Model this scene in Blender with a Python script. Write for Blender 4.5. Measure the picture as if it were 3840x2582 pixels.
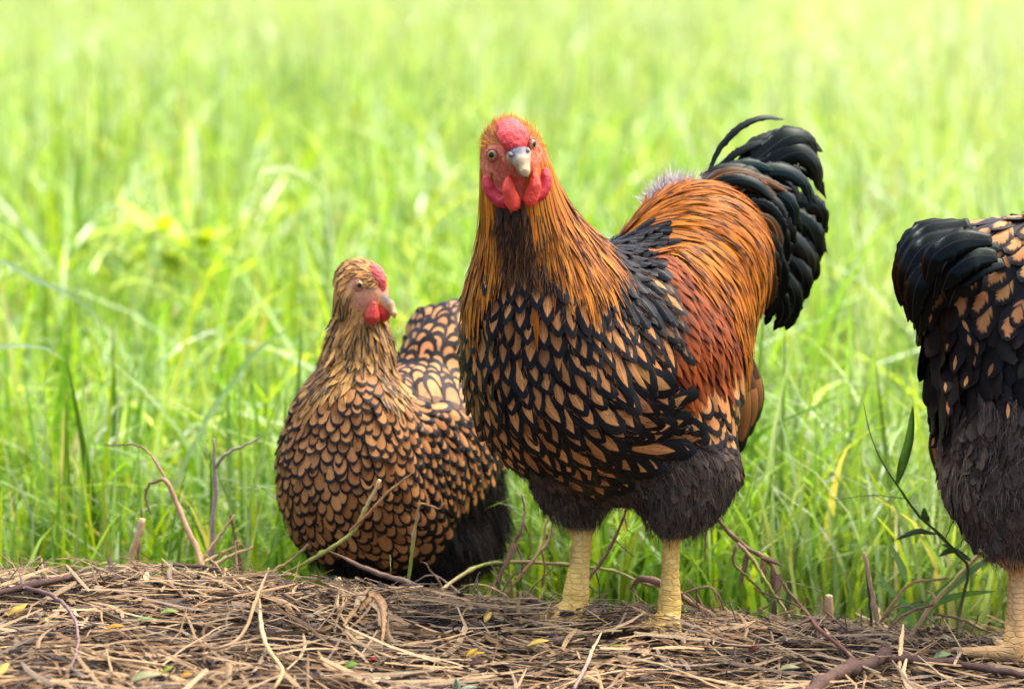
import bpy, math, random
import numpy as np
from mathutils import Vector

for _o in list(bpy.data.objects):
    bpy.data.objects.remove(_o)
random.seed(7)
RNG = np.random.default_rng(7)
SC = bpy.context.scene
COL = SC.collection

# ------------------------------------------------------------------ camera
CAM_POS = np.array([0.0, -3.38, 0.853])
CAM_AIM = np.array([0.0, 0.0, 0.337])
LENS, SENSOR, PW, PH = 100.0, 36.0, 3840.0, 2582.0
cam = bpy.data.cameras.new('camera')
cam.lens = LENS
cam.sensor_width = SENSOR
cam.clip_start = 0.05
cam.clip_end = 400.0
cam_ob = bpy.data.objects.new('camera', cam)
COL.objects.link(cam_ob)
cam_ob.location = CAM_POS
cam_ob.rotation_euler = (Vector(CAM_AIM - CAM_POS)).to_track_quat('-Z', 'Y').to_euler()
cam.dof.use_dof = True
cam.dof.focus_distance = 3.33
cam.dof.aperture_fstop = 3.7
cam.dof.aperture_blades = 9
SC.camera = cam_ob

# ------------------------------------------------------------------ sky, sun, exposure
SUN_EL, SUN_AZ = math.radians(60), math.radians(-68)     # sun behind the meadow to the left; an unseen tree, added for its shade, covers the birds
world = bpy.data.worlds.new('World')
SC.world = world
world.use_nodes = True
wn = world.node_tree
wn.nodes.clear()
sky = wn.nodes.new('ShaderNodeTexSky')
sky.sky_type = 'NISHITA'
sky.sun_disc = False
sky.sun_elevation = SUN_EL
sky.sun_rotation = -SUN_AZ
sky.air_density = 0.8
sky.dust_density = 8.0
sky.ozone_density = 0.0
bg = wn.nodes.new('ShaderNodeBackground')
bg.inputs['Strength'].default_value = 0.15
wo = wn.nodes.new('ShaderNodeOutputWorld')
wn.links.new(sky.outputs[0], bg.inputs[0])
wn.links.new(bg.outputs[0], wo.inputs[0])
sun = bpy.data.lights.new('sun', 'SUN')
sun.energy = 3.2
sun.angle = math.radians(3.5)
sun.color = (1.0, 0.955, 0.88)
sun_ob = bpy.data.objects.new('sun', sun)
COL.objects.link(sun_ob)
SUN_DIR = Vector((math.sin(SUN_AZ) * math.cos(SUN_EL), math.cos(SUN_AZ) * math.cos(SUN_EL), math.sin(SUN_EL)))
sun_ob.rotation_euler = SUN_DIR.to_track_quat('Z', 'Y').to_euler()
SC.view_settings.view_transform = 'Standard'
SC.view_settings.look = 'None'
SC.view_settings.gamma = 1.0
SC.view_settings.use_curve_mapping = False
SC.view_settings.exposure = 1.7
SC.cycles.max_bounces = 8
SC.cycles.transparent_max_bounces = 4

# ------------------------------------------------------------------ measuring helpers
_f = (CAM_AIM - CAM_POS) / np.linalg.norm(CAM_AIM - CAM_POS)
_r = np.cross(_f, [0, 0, 1.0]); _r /= np.linalg.norm(_r)
_u = np.cross(_r, _f)
def ray(px, py):
    k = SENSOR / LENS / PW
    d = _f + _r * ((px - PW / 2) * k) - _u * ((py - PH / 2) * k)
    return d / np.linalg.norm(d)
def P(px, py, Y):
    """world point at depth Y seen at photograph coordinate px, py (used to take measurements off the photograph)"""
    d = ray(px, py)
    return CAM_POS + d * ((Y - CAM_POS[1]) / d[1])
def norm(v):
    v = np.asarray(v, float)
    return v / np.maximum(np.linalg.norm(v, axis=-1, keepdims=True), 1e-12)
def lin(r, g, b, k=1.0):
    def f(c):
        c /= 255.0
        return c / 12.92 if c <= 0.04045 else ((c + 0.055) / 1.055) ** 2.4
    return (f(r) * k, f(g) * k, f(b) * k)
def smooth(a, b, x):
    t = np.clip((x - a) / (b - a), 0, 1)
    return t * t * (3 - 2 * t)

# ------------------------------------------------------------------ object helpers
def set_props(o, label=None, cat=None, group=None, kind=None):
    if label: o['label'] = label
    if cat: o['category'] = cat
    if group: o['group'] = group
    if kind: o['kind'] = kind
    return o
ORIGIN = {}
def empty(name, loc):
    o = bpy.data.objects.new(name, None)
    o.empty_display_size = 0.02
    o.location = loc
    COL.objects.link(o)
    ORIGIN[o.name] = np.array(loc, float)
    return o
def mesh_ob(name, verts, faces, mat, parent=None, col=None, uv=None, smooth_shade=True, origin=None):
    """faces: (n,4) or (n,3) array or list; col: per-vertex rgb; uv: per-vertex uv. Vertices come in world space."""
    verts = np.asarray(verts, np.float32)
    org = np.zeros(3)
    if parent is not None:
        org = ORIGIN[parent.name]
    elif origin is not None:
        org = np.asarray(origin, float)
    me = bpy.data.meshes.new(name)
    v = (verts - org).astype(np.float32)
    if isinstance(faces, np.ndarray):
        n, k = faces.shape
        me.vertices.add(len(v)); me.vertices.foreach_set('co', v.ravel())
        me.loops.add(n * k); me.loops.foreach_set('vertex_index', faces.astype(np.int32).ravel())
        me.polygons.add(n)
        me.polygons.foreach_set('loop_start', np.arange(0, n * k, k, dtype=np.int32))
        me.polygons.foreach_set('loop_total', np.full(n, k, np.int32))
        me.update(calc_edges=True)
    else:
        me.from_pydata(v.tolist(), [], faces)
    if smooth_shade:
        me.polygons.foreach_set('use_smooth', np.ones(len(me.polygons), bool))
    if col is not None:
        a = me.color_attributes.new('Col', 'FLOAT_COLOR', 'POINT')
        c = np.ones((len(v), 4), np.float32); c[:, :3] = col
        a.data.foreach_set('color', c.ravel())
    if uv is not None:
        l = np.empty(len(me.loops), np.int32); me.loops.foreach_get('vertex_index', l)
        ul = me.uv_layers.new(name='UVMap')
        ul.data.foreach_set('uv', np.asarray(uv, np.float32)[l].ravel())
    if mat is not None: me.materials.append(mat)
    o = bpy.data.objects.new(name, me)
    COL.objects.link(o)
    if parent is not None:
        o.parent = parent
    else:
        o.location = org
    ORIGIN[o.name] = org if parent is not None else org
    return o

# ------------------------------------------------------------------ material helpers
class NT:
    def __init__(self, name):
        self.m = bpy.data.materials.new(name); self.m.use_nodes = True
        self.t = self.m.node_tree; self.t.nodes.clear()
        self.out = self.n('ShaderNodeOutputMaterial')
    def n(self, kind, **kw):
        x = self.t.nodes.new(kind)
        for k, v in kw.items(): setattr(x, k, v)
        return x
    def link(self, a, b): self.t.links.new(a, b)
    def put(self, sock, v):
        if hasattr(v, 'is_output') or isinstance(v, bpy.types.NodeSocket): self.link(v, sock)
        else: sock.default_value = v
    def math(self, op, a, b=None, c=None, clamp=False):
        x = self.n('ShaderNodeMath', operation=op); x.use_clamp = clamp
        for i, v in enumerate((a, b, c)):
            if v is not None: self.put(x.inputs[i], v)
        return x.outputs[0]
    def mix(self, f, a, b, mode='MIX'):
        x = self.n('ShaderNodeMix', data_type='RGBA', blend_type=mode)
        self.put(x.inputs[0], f)
        for s, v in ((x.inputs[6], a), (x.inputs[7], b)):
            if isinstance(v, (tuple, list)): s.default_value = (*v[:3], 1)
            else: self.link(v, s)
        return x.outputs[2]
    def ramp(self, f, stops):
        x = self.n('ShaderNodeValToRGB'); e = x.color_ramp.elements
        while len(e) < len(stops): e.new(0.5)
        for el, (p, c) in zip(e, stops):
            el.position = p; el.color = (*c[:3], 1)
        self.put(x.inputs[0], f)
        return x.outputs[0]
    def attr(self, name): return self.n('ShaderNodeAttribute', attribute_name=name).outputs['Color']
    def noise(self, vec, scale, detail=3, rough=0.55):
        x = self.n('ShaderNodeTexNoise')
        if vec is not None: self.link(vec, x.inputs['Vector'])
        x.inputs['Scale'].default_value = scale; x.inputs['Detail'].default_value = detail
        x.inputs['Roughness'].default_value = rough
        return x.outputs['Fac']
    def scale(self, vec, s):
        x = self.n('ShaderNodeVectorMath', operation='MULTIPLY')
        self.link(vec, x.inputs[0]); x.inputs[1].default_value = s
        return x.outputs[0]
    def sep(self, vec):
        x = self.n('ShaderNodeSeparateXYZ'); self.link(vec, x.inputs[0])
        return x.outputs
    def coord(self, which='Object'): return self.n('ShaderNodeTexCoord').outputs[which]
    def bump(self, h, strength=0.4, dist=0.001):
        x = self.n('ShaderNodeBump'); x.inputs['Strength'].default_value = strength
        x.inputs['Distance'].default_value = dist
        self.link(h, x.inputs['Height'])
        return x.outputs[0]
    def surf(self, color, rough=0.6, spec=0.4, normal=None, sss=0.0, sheen=0.0, metallic=0.0, translucent=0.0, tcol=None):
        b = self.n('ShaderNodeBsdfPrincipled')
        if isinstance(color, (tuple, list)): b.inputs['Base Color'].default_value = (*color[:3], 1)
        else: self.link(color, b.inputs['Base Color'])
        self.put(b.inputs['Roughness'], rough)
        self.put(b.inputs['Specular IOR Level'], spec)
        b.inputs['Metallic'].default_value = metallic
        if sheen:
            b.inputs['Sheen Weight'].default_value = sheen
            b.inputs['Sheen Roughness'].default_value = 0.4
        if sss:
            b.inputs['Subsurface Weight'].default_value = sss
            b.inputs['Subsurface Radius'].default_value = (0.006, 0.002, 0.001)
            b.inputs['Subsurface Scale'].default_value = 1.0
        if normal is not None: self.link(normal, b.inputs['Normal'])
        res = b.outputs[0]
        if translucent:
            tr = self.n('ShaderNodeBsdfTranslucent')
            tc = color if tcol is None else tcol
            if isinstance(tc, (tuple, list)): tr.inputs[0].default_value = (*tc[:3], 1)
            else: self.link(tc, tr.inputs[0])
            mx = self.n('ShaderNodeMixShader'); mx.inputs[0].default_value = translucent
            self.link(res, mx.inputs[1]); self.link(tr.outputs[0], mx.inputs[2])
            res = mx.outputs[0]
        self.link(res, self.out.inputs[0])
        return self.m

def mat_vcol(name, rough=0.7, spec=0.3, var=0.35, nscale=120, bump=0.3, bdist=0.001, sss=0.0, translucent=0.0, bscale=None, stretch=(1, 1, 1)):
    t = NT(name)
    c = t.attr('Col')
    v = t.scale(t.coord('Object'), stretch)
    n = t.noise(v, nscale, 4)
    f = t.ramp(n, [(0.25, (1 - var,) * 3), (0.75, (1 + var,) * 3)])
    col = t.mix(1.0, c, f, 'MULTIPLY')
    nb = t.bump(t.noise(v, bscale or nscale * 1.7, 3), bump, bdist) if bump else None
    return t.surf(col, rough, spec, nb, sss=sss, translucent=translucent)

# ------------------------------------------------------------------ generic geometry
def catmull(pts, n):
    p = np.asarray(pts, float)
    if len(p) == 2:
        return p[0] + (p[1] - p[0]) * np.linspace(0, 1, n)[:, None]
    q = np.vstack([2 * p[0] - p[1], p, 2 * p[-1] - p[-2]])
    seg = np.linalg.norm(np.diff(p, axis=0), axis=1); cum = np.r_[0, np.cumsum(seg)]
    s = np.linspace(0, cum[-1], n); out = []
    for x in s:
        i = min(np.searchsorted(cum, x, 'right') - 1, len(p) - 2)
        t = (x - cum[i]) / max(seg[i], 1e-9)
        a, b, c, d = q[i], q[i + 1], q[i + 2], q[i + 3]
        out.append(0.5 * (2 * b + (c - a) * t + (2 * a - 5 * b + 4 * c - d) * t * t + (3 * b - a - 3 * c + d) * t ** 3))
    return np.array(out)
def frames(c):
    t = norm(np.gradient(c, axis=0))
    ref = np.array([0, 0, 1.0]) if abs(t[0][2]) < 0.9 else np.array([1.0, 0, 0])
    s = norm(np.cross(t[0], ref)); S = []
    for k in range(len(c)):
        s = s - t[k] * np.dot(s, t[k]); s = s / np.linalg.norm(s); S.append(s)
    S = np.array(S)
    return t, S, np.cross(t, S)
def tube(pts, radii, sides=7, n=None, wobble=0.0, nodes=(), seed=0):
    """tapered tube with capped ends; nodes = fractions where a knuckle swells the stem"""
    n = n or max(6, 5 * len(pts))
    c = catmull(pts, n)
    rr = np.interp(np.linspace(0, 1, n), np.linspace(0, 1, len(radii)), radii)
    g = np.random.default_rng(seed)
    if wobble: c = c + g.normal(0, wobble, c.shape) * np.clip(np.linspace(0, 1, n) * 4, 0, 1)[:, None]
    tt = np.linspace(0, 1, n)
    for f in nodes: rr = rr * (1 + 0.55 * np.exp(-((tt - f) / (0.6 / n)) ** 2))
    t, s, u = frames(c)
    V, F = [], []
    for k in range(n):
        for j in range(sides):
            a = 2 * math.pi * j / sides
            V.append(c[k] + (s[k] * math.cos(a) + u[k] * math.sin(a)) * rr[k] * (1 + 0.12 * g.normal() * (wobble > 0)))
    for k in range(n - 1):
        for j in range(sides):
            a, b = k * sides + j, k * sides + (j + 1) % sides
            F.append((a, b, b + sides, a + sides))
    F.append(tuple(range(sides - 1, -1, -1)))
    F.append(tuple((n - 1) * sides + j for j in range(sides)))
    return np.array(V), F, c
def join(parts):
    V, F, o = [], [], 0
    for v, f in parts:
        V.append(v); F += [tuple(int(i) + o for i in q) for q in f]; o += len(v)
    return np.vstack(V), F
def blade(pts, width, side, n=9, fold=0.15, power=1.6, base=0.35, thick=0.0004):
    """a leaf blade with a mid-rib fold and a thickness of its own"""
    c = catmull(pts, n); t = np.linspace(0, 1, n)
    tan = norm(np.gradient(c, axis=0))
    s = np.asarray(side, float); s = norm(s - tan * (tan @ s)[:, None])
    nn = np.cross(tan, s)
    w = width * 0.5 * np.clip(np.minimum(base + (1 - base) * t / 0.3, 1), 0, 1) * (1 - t ** (power * 2)) ** 0.8
    w = np.maximum(w, 0.0001)
    V = []
    for k in range(n):
        V += [c[k] - s[k] * w[k] + nn[k] * fold * w[k], c[k], c[k] + s[k] * w[k] + nn[k] * fold * w[k]] + ([c[k] - nn[k] * thick] if thick else [])
    F = []
    for k in range(n - 1):
        if not thick:
            a, b = 3 * k, 3 * k + 3
            F += [(a, a + 1, b + 1, b), (a + 1, a + 2, b + 2, b + 1)]
            continue
        a, b = 4 * k, 4 * k + 4
        F += [(a, a + 1, b + 1, b), (a + 1, a + 2, b + 2, b + 1), (a + 2, a + 3, b + 3, b + 2), (a + 3, a, b, b + 3)]
    return np.array(V), F

# ================================================================== terrain
_sk = [(-900, 2150), (0, 2185), (500, 2185), (1000, 2205), (1600, 2245), (2100, 2295), (2500, 2345), (3000, 2385), (3840, 2440), (4700, 2470)]
CREST_Y = 0.0
_cx = np.array([P(a, b, CREST_Y)[0] for a, b in _sk]); _cz = np.array([P(a, b, CREST_Y)[2] for a, b in _sk])
_wave = RNG.uniform(0, 6.28, (10, 2)); _wk = RNG.normal(0, 1, (10, 2)) * np.linspace(4, 26, 10)[:, None]
def lumps(x, y):
    z = 0
    for i in range(10):
        z = z + np.sin(_wk[i, 0] * x + _wave[i, 0]) * np.cos(_wk[i, 1] * y + _wave[i, 1]) / (1 + 0.7 * i)
    return z
FIELD_Z = -0.24
def ground_z(x, y):
    """litter mound with a crest just behind the rooster's feet, dropping to the meadow behind"""
    x = np.asarray(x, float); y = np.asarray(y, float)
    crest = np.interp(x, _cx, _cz)
    front = crest - 0.035 * np.clip(CREST_Y - y, 0, 3) - 0.03 * np.clip(-1.2 - y, 0, 9)
    z = front + 0.0065 * lumps(x, y)
    back = 1 - np.exp(-np.clip(y - CREST_Y, 0, 50) / 0.52)
    zf = FIELD_Z + 0.02 * lumps(x * 0.15, y * 0.15)
    side = smooth(2.0, 4.0, np.abs(x))
    m = np.maximum(back, side)
    return z * (1 - m) + zf * m

def on_ground(px, py, lift=0.018):
    """where the line of sight meets the litter"""
    d = ray(px, py); t = np.arange(2.4, 4.2, 0.004); q = CAM_POS + d * t[:, None]
    k = np.nonzero(q[:, 2] < ground_z(q[:, 0], q[:, 1]) + lift)[0]
    return q[k[0]] if len(k) else P(px, py, CREST_Y)
def build_ground():
    xs = np.r_[np.linspace(-60, -2.0, 24)[:-1], np.linspace(-2.0, 2.0, 200), np.linspace(2.0, 60, 24)[1:]]
    ys = np.r_[np.linspace(-8, -1.2, 14)[:-1], np.linspace(-1.2, 1.2, 150), np.linspace(1.2, 90, 40)[1:]]
    X, Y = np.meshgrid(xs, ys)
    Z = ground_z(X, Y)
    V = np.stack([X, Y, Z], -1).reshape(-1, 3)
    nx, ny = len(xs), len(ys)
    i = (np.arange(ny - 1)[:, None] * nx + np.arange(nx - 1)[None]).ravel()
    F = np.stack([i, i + 1, i + nx + 1, i + nx], 1)
    t = NT('soil_and_turf')
    co = t.coord('Object')
    n1 = t.noise(co, 55, 6, 0.7); n2 = t.noise(co, 6, 3)
    soil = t.ramp(n1, [(0.3, (0.012, 0.009, 0.007)), (0.5, (0.04, 0.027, 0.018)), (0.7, (0.11, 0.075, 0.045))])
    turf = t.ramp(n2, [(0.3, (0.045, 0.10, 0.012)), (0.7, (0.10, 0.19, 0.025))])
    y = t.sep(co)[1]
    f = t.math('SUBTRACT', y, 0.25, clamp=False)
    f = t.math('MULTIPLY', f, 4.0, clamp=True)
    m = t.surf(t.mix(f, soil, turf), 0.95, 0.1, t.bump(n1, 0.9, 0.008))
    o = mesh_ob('ground', V, F, m)
    set_props(o, 'litter mound in front and the meadow floor behind it', 'ground', kind='structure')
build_ground()

# ================================================================== meadow grass
def blades(pos, H, width, yaw, lean, droop, col, k, twist=None, fold=0.0):
    """vectorised blades: pos (N,3) roots; returns verts, faces, colours"""
    N = len(pos); t = np.linspace(0, 1, k + 1)
    dirx = np.stack([np.cos(yaw), np.sin(yaw)], 1)
    out = (lean[:, None] * t ** 1.3 + droop[:, None] * t ** 3.2)             # sideways travel
    up = t[None] - 0.42 * droop[:, None] * t ** 3.0 - 0.2 * lean[:, None] ** 2 * t ** 2
    C = np.zeros((N, k + 1, 3))
    C[:, :, 0] = pos[:, 0, None] + dirx[:, 0, None] * out * H[:, None]
    C[:, :, 1] = pos[:, 1, None] + dirx[:, 1, None] * out * H[:, None]
    C[:, :, 2] = pos[:, 2, None] + up * H[:, None]
    ya = yaw + math.pi / 2 + (0 if twist is None else twist)
    side = np.stack([np.cos(ya), np.sin(ya), np.zeros(N)], 1)
    w = width[:, None] * 0.5 * np.minimum(0.55 + 1.6 * t, 1.0)[None] * (1 - t ** 2.4)[None] + 0.00012
    V = np.stack([C - side[:, None] * w[..., None], C + side[:, None] * w[..., None]], 2)   # N,k+1,2,3
    base = (np.arange(N) * (k + 1) * 2)[:, None]
    r = np.arange(k)[None] * 2
    F = np.stack([base + r, base + r + 1, base + r + 3, base + r + 2], -1).reshape(-1, 4)
    c = np.repeat(col[:, None, :], (k + 1) * 2, 1)
    shade = 1.0
    return V.reshape(-1, 3), F, (c * shade).reshape(-1, 3)

def mat_grass():
    t = NT('grass_blade')
    c = t.attr('Col')
    n = t.noise(t.scale(t.coord('Object'), (1, 1, 0.25)), 60, 2)
    col = t.mix(1.0, c, t.ramp(n, [(0.3, (0.85, 0.85, 0.85)), (0.7, (1.12, 1.12, 1.12))]), 'MULTIPLY')
    tc = t.mix(1.0, col, (1.05, 1.12, 0.35), 'MULTIPLY')
    return t.surf(col, 0.34, 0.5, translucent=0.45, tcol=tc)
M_GRASS = mat_grass()

def grass_colors(N, y, g, x=None):
    pal = np.array([(0.28, 0.46, 0.03), (0.37, 0.50, 0.03), (0.20, 0.36, 0.05), (0.44, 0.52, 0.03), (0.14, 0.28, 0.04),
                    (0.36, 0.47, 0.28), (0.46, 0.55, 0.36), (0.28, 0.42, 0.16), (0.20, 0.34, 0.08), (0.10, 0.20, 0.03)])  # pale blue-green entries paint reflected sky onto some blades
    c = pal[g.integers(0, len(pal), N)] * g.uniform(0.5, 1.2, (N, 1)) * np.array([0.95, 1.02, 0.85])
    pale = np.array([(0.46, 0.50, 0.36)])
    f = smooth(2, 16, y)[:, None] * g.uniform(0.2, 0.8, (N, 1))  # far blades fade to pale: haze painted into their colour
    if x is not None: f = np.clip(f + (smooth(0.10, 0.9, (x - 0.08 * y)) * g.uniform(0.0, 0.75, N))[:, None], 0, 0.9)      # washed-out brightness on the right, mixed into the blade colour
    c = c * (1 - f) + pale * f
    straw = g.random(N) < 0.03
    c[straw] = np.array([0.5, 0.42, 0.2])
    return c

def build_grass():
    g = np.random.default_rng(21)
    parts = []
    # (y0, y1, count, height range, width, segments)
    bands = [(0.34, 0.75, 4200, (0.10, 0.30), 0.0075, 5), (0.6, 1.6, 6200, (0.18, 0.46), 0.0130, 6),
             (1.5, 4.0, 14000, (0.24, 0.52), 0.0165, 5), (4.0, 10, 28000, (0.26, 0.58), 0.019, 4), (10, 34, 52000, (0.28, 0.6), 0.022, 3)]
    for y0, y1, n, (h0, h1), w, k in bands:
        y = np.sqrt(g.uniform((y0 + 3.4) ** 2, (y1 + 3.4) ** 2, n)) - 3.4
        half = 0.5 * 0.36 * (y + 3.4) * 1.12 + np.minimum(0.25 + 0.25 * y, 1.3)
        x = g.uniform(-1, 1, n) * half
        # clumping: drop blades where a slow noise is low
        keep = (np.sin(x * 9 + 3 * np.sin(y * 5)) * np.cos(y * 7 + 2 * np.sin(x * 6)) + g.normal(0, 0.45, n)) > -0.5
        x, y = x[keep], y[keep]; m = len(x)
        pos = np.stack([x, y, ground_z(x, y) - 0.01], 1)
        tall = 1 + 0.25 * np.sin(x * 2.3 + y * 1.3) * np.cos(y * 1.7)
        H = g.uniform(h0, h1, m) * tall
        yaw = g.uniform(0, 2 * math.pi, m)
        lean = np.abs(g.normal(0.14, 0.20, m)); droop = np.clip(g.normal(0.28, 0.42, m), 0, 1.25)
        tw = g.normal(0, 0.7, m)
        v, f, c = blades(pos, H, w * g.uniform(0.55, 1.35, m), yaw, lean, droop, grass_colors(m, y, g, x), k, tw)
        parts.append((v, f, c))
    # long arching blades that stand out of the sward
    n = 2600
    y = np.sqrt(g.uniform(4.5 ** 2, 10.5 ** 2, n)) - 3.4
    x = g.uniform(-1, 1, n) * (0.5 * 0.36 * (y + 3.4) * 1.12 + 0.6)
    pal2 = np.array([(0.50, 0.60, 0.40), (0.42, 0.54, 0.05), (0.40, 0.54, 0.34), (0.52, 0.56, 0.04), (0.22, 0.38, 0.07), (0.16, 0.30, 0.04)])  # the pale blue-green tones again carry painted sky gloss
    parts.append(blades(np.stack([x, y, ground_z(x, y) - 0.01], 1), g.uniform(0.34, 0.68, n), g.uniform(0.009, 0.019, n), g.uniform(0, 6.28, n), np.abs(g.normal(0.25, 0.22, n)),
                        np.clip(g.normal(0.75, 0.45, n), 0, 1.6), pal2[g.integers(0, 6, n)] * g.uniform(0.7, 1.15, (n, 1)), 7, g.normal(0, 0.6, n)))
    # lawn beside and behind the camera's field of view, thin
    n = 26000
    x = g.uniform(-7, 7, n); y = g.uniform(0.5, 9, n)
    out = np.abs(x) > 0.5 * 0.36 * (y + 3.4) * 1.12 + np.minimum(0.25 + 0.25 * y, 1.3)
    x, y = x[out], y[out]; m = len(x)
    v, f, c = blades(np.stack([x, y, ground_z(x, y) - 0.01], 1), g.uniform(0.2, 0.5, m), 0.012 * g.uniform(0.6, 1.3, m), g.uniform(0, 6.28, m),
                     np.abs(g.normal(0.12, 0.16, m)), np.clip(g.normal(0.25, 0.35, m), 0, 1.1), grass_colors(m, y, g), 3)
    parts.append((v, f, c))
    V, F, C, o = [], [], [], 0
    for v, f, c in parts:
        V.append(v); F.append(f + o); C.append(c); o += len(v)
    ob = mesh_ob('meadow_grass', np.vstack(V), np.vstack(F), M_GRASS, col=np.vstack(C))
    set_props(ob, 'tall bright green meadow grass filling the background', 'grass', kind='stuff')
build_grass()

# ================================================================== straw litter
STRAW_PAL = np.array([lin(206, 174, 128), lin(176, 142, 100), lin(146, 114, 78), lin(214, 188, 146), lin(122, 96, 72),
                      lin(92, 72, 54), lin(164, 144, 120), lin(116, 104, 92), lin(66, 52, 44), lin(166, 132, 88)]) * 0.64
M_STRAW = mat_vcol('dry_straw', 0.62, 0.35, 0.35, 220, 0.5, 0.0008, translucent=0.12, stretch=(1, 1, 1))
def straw_pieces(x, y, L, W, yaw, pitch, bend, zoff, col, k=3):
    """V-folded strips: 3 vertices per row"""
    N = len(x); t = np.linspace(-0.5, 0.5, k + 1)
    d = np.stack([np.cos(yaw), np.sin(yaw)], 1); s = np.stack([-np.sin(yaw), np.cos(yaw)], 1)
    C = np.zeros((N, k + 1, 3))
    along = L[:, None] * t[None]
    side = bend[:, None] * L[:, None] * (t[None] ** 2 * 4 - 0.3)
    C[:, :, 0] = x[:, None] + d[:, 0, None] * along + s[:, 0, None] * side
    C[:, :, 1] = y[:, None] + d[:, 1, None] * along + s[:, 1, None] * side
    C[:, :, 2] = ground_z(x, y)[:, None] * 0.35 + ground_z(C[:, :, 0], C[:, :, 1]) * 0.65 + zoff[:, None] + np.sin(pitch)[:, None] * along
    sd = np.stack([s[:, 0], s[:, 1], RNG.normal(0, 0.35, N)], 1)
    w = W[:, None] * 0.5 * np.array([0.75] + [1.0] * (k - 1) + [0.55])[None]
    A = C - sd[:, None] * w[..., None]; B = C + sd[:, None] * w[..., None]
    M = C + np.array([0, 0, 1.0]) * (w * RNG.uniform(0.25, 0.9, (N, 1)))[..., None]
    V = np.stack([A, M, B], 2)
    base = (np.arange(N) * (k + 1) * 3)[:, None]; r = np.arange(k)[None] * 3
    F = np.concatenate([np.stack([base + r, base + r + 1, base + r + 4, base + r + 3], -1).reshape(-1, 4),
                        np.stack([base + r + 1, base + r + 2, base + r + 5, base + r + 4], -1).reshape(-1, 4)])
    c = np.repeat(col[:, None, :], (k + 1) * 3, 1) * RNG.uniform(0.9, 1.1, (N, (k + 1) * 3, 1))
    return V.reshape(-1, 3), F, c.reshape(-1, 3)
def litter(n, x0, x1, y0, y1, Lr, Wr, zr, pal, seed, pitch=0.1, bend=0.06):
    g = np.random.default_rng(seed)
    x = g.uniform(x0, x1, n); y = g.uniform(y0, y1, n)
    L = np.exp(g.uniform(math.log(Lr[0]), math.log(Lr[1]), n)); W = g.uniform(Wr[0], Wr[1], n)
    c = pal[g.integers(0, len(pal), n)] * g.uniform(0.75, 1.25, (n, 1))
    yaw = np.where(g.random(n) < 0.45, g.normal(0.0, 0.55, n), g.uniform(0, math.pi, n))
    patch = np.sin(x * 11 + 2 * np.sin(y * 9)) * np.cos(y * 14 + 3 * np.sin(x * 5))
    c = c * (1 - 0.45 * np.clip(patch, 0, 1))[:, None]
    return straw_pieces(x, y, L, W, yaw, g.normal(0, pitch, n), g.normal(0, bend, n), g.uniform(zr[0], zr[1], n), c)
def stuff(name, parts, mat, label, cat):
    V, F, C, o = [], [], [], 0
    for v, f, c in parts:
        V.append(v); F.append(f + o); C.append(c); o += len(v)
    return set_props(mesh_ob(name, np.vstack(V), np.vstack(F), mat, col=np.vstack(C)), label, cat, kind='stuff')
DARK = np.array([lin(40, 34, 30), lin(28, 24, 22), lin(60, 46, 36), lin(78, 62, 50)])
stuff('straw_litter', [
    litter(5200, -1.0, 1.0, -0.55, 0.26, (0.008, 0.03), (0.002, 0.006), (0.0, 0.008), DARK, 31, 0.25),
    litter(7600, -1.0, 1.0, -0.55, 0.24, (0.012, 0.055), (0.0009, 0.0036), (0.002, 0.014), STRAW_PAL, 32, 0.14),
    litter(1900, -1.0, 1.0, -0.55, 0.15, (0.04, 0.13), (0.0012, 0.0040), (0.006, 0.020), STRAW_PAL[[0, 1, 3, 0, 2, 6]], 33, 0.10, 0.07),
    litter(1900, -1.0, 1.0, -0.55, 0.16, (0.015, 0.05), (0.003, 0.009), (0.006, 0.017), STRAW_PAL, 34, 0.22, 0.12),
    litter(620, -1.0, 1.0, -0.6, -0.05, (0.06, 0.17), (0.0025, 0.0060), (0.012, 0.026), STRAW_PAL[[0, 3, 1, 0, 6]], 39, 0.14, 0.10),
    litter(1700, -1.0, 1.0, -0.55, 0.2, (0.006, 0.022), (0.002, 0.007), (0.010, 0.019), DARK * 1.3, 40, 0.3),
    litter(3000, -2.0, 2.0, -1.3, -0.5, (0.03, 0.12), (0.002, 0.006), (0.0, 0.014), STRAW_PAL, 35, 0.12),
    litter(1200, -1.0, 1.0, 0.14, 0.5, (0.05, 0.16), (0.0015, 0.004), (0.0, 0.03), STRAW_PAL, 36, 0.3, 0.08),
    litter(1000, -0.9, 0.9, -0.12, 0.06, (0.02, 0.07), (0.001, 0.003), (0.01, 0.022), STRAW_PAL, 37, 0.45, 0.1),
], M_STRAW, 'dry tan straw and leaf litter heaped along the foreground', 'straw')

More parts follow.
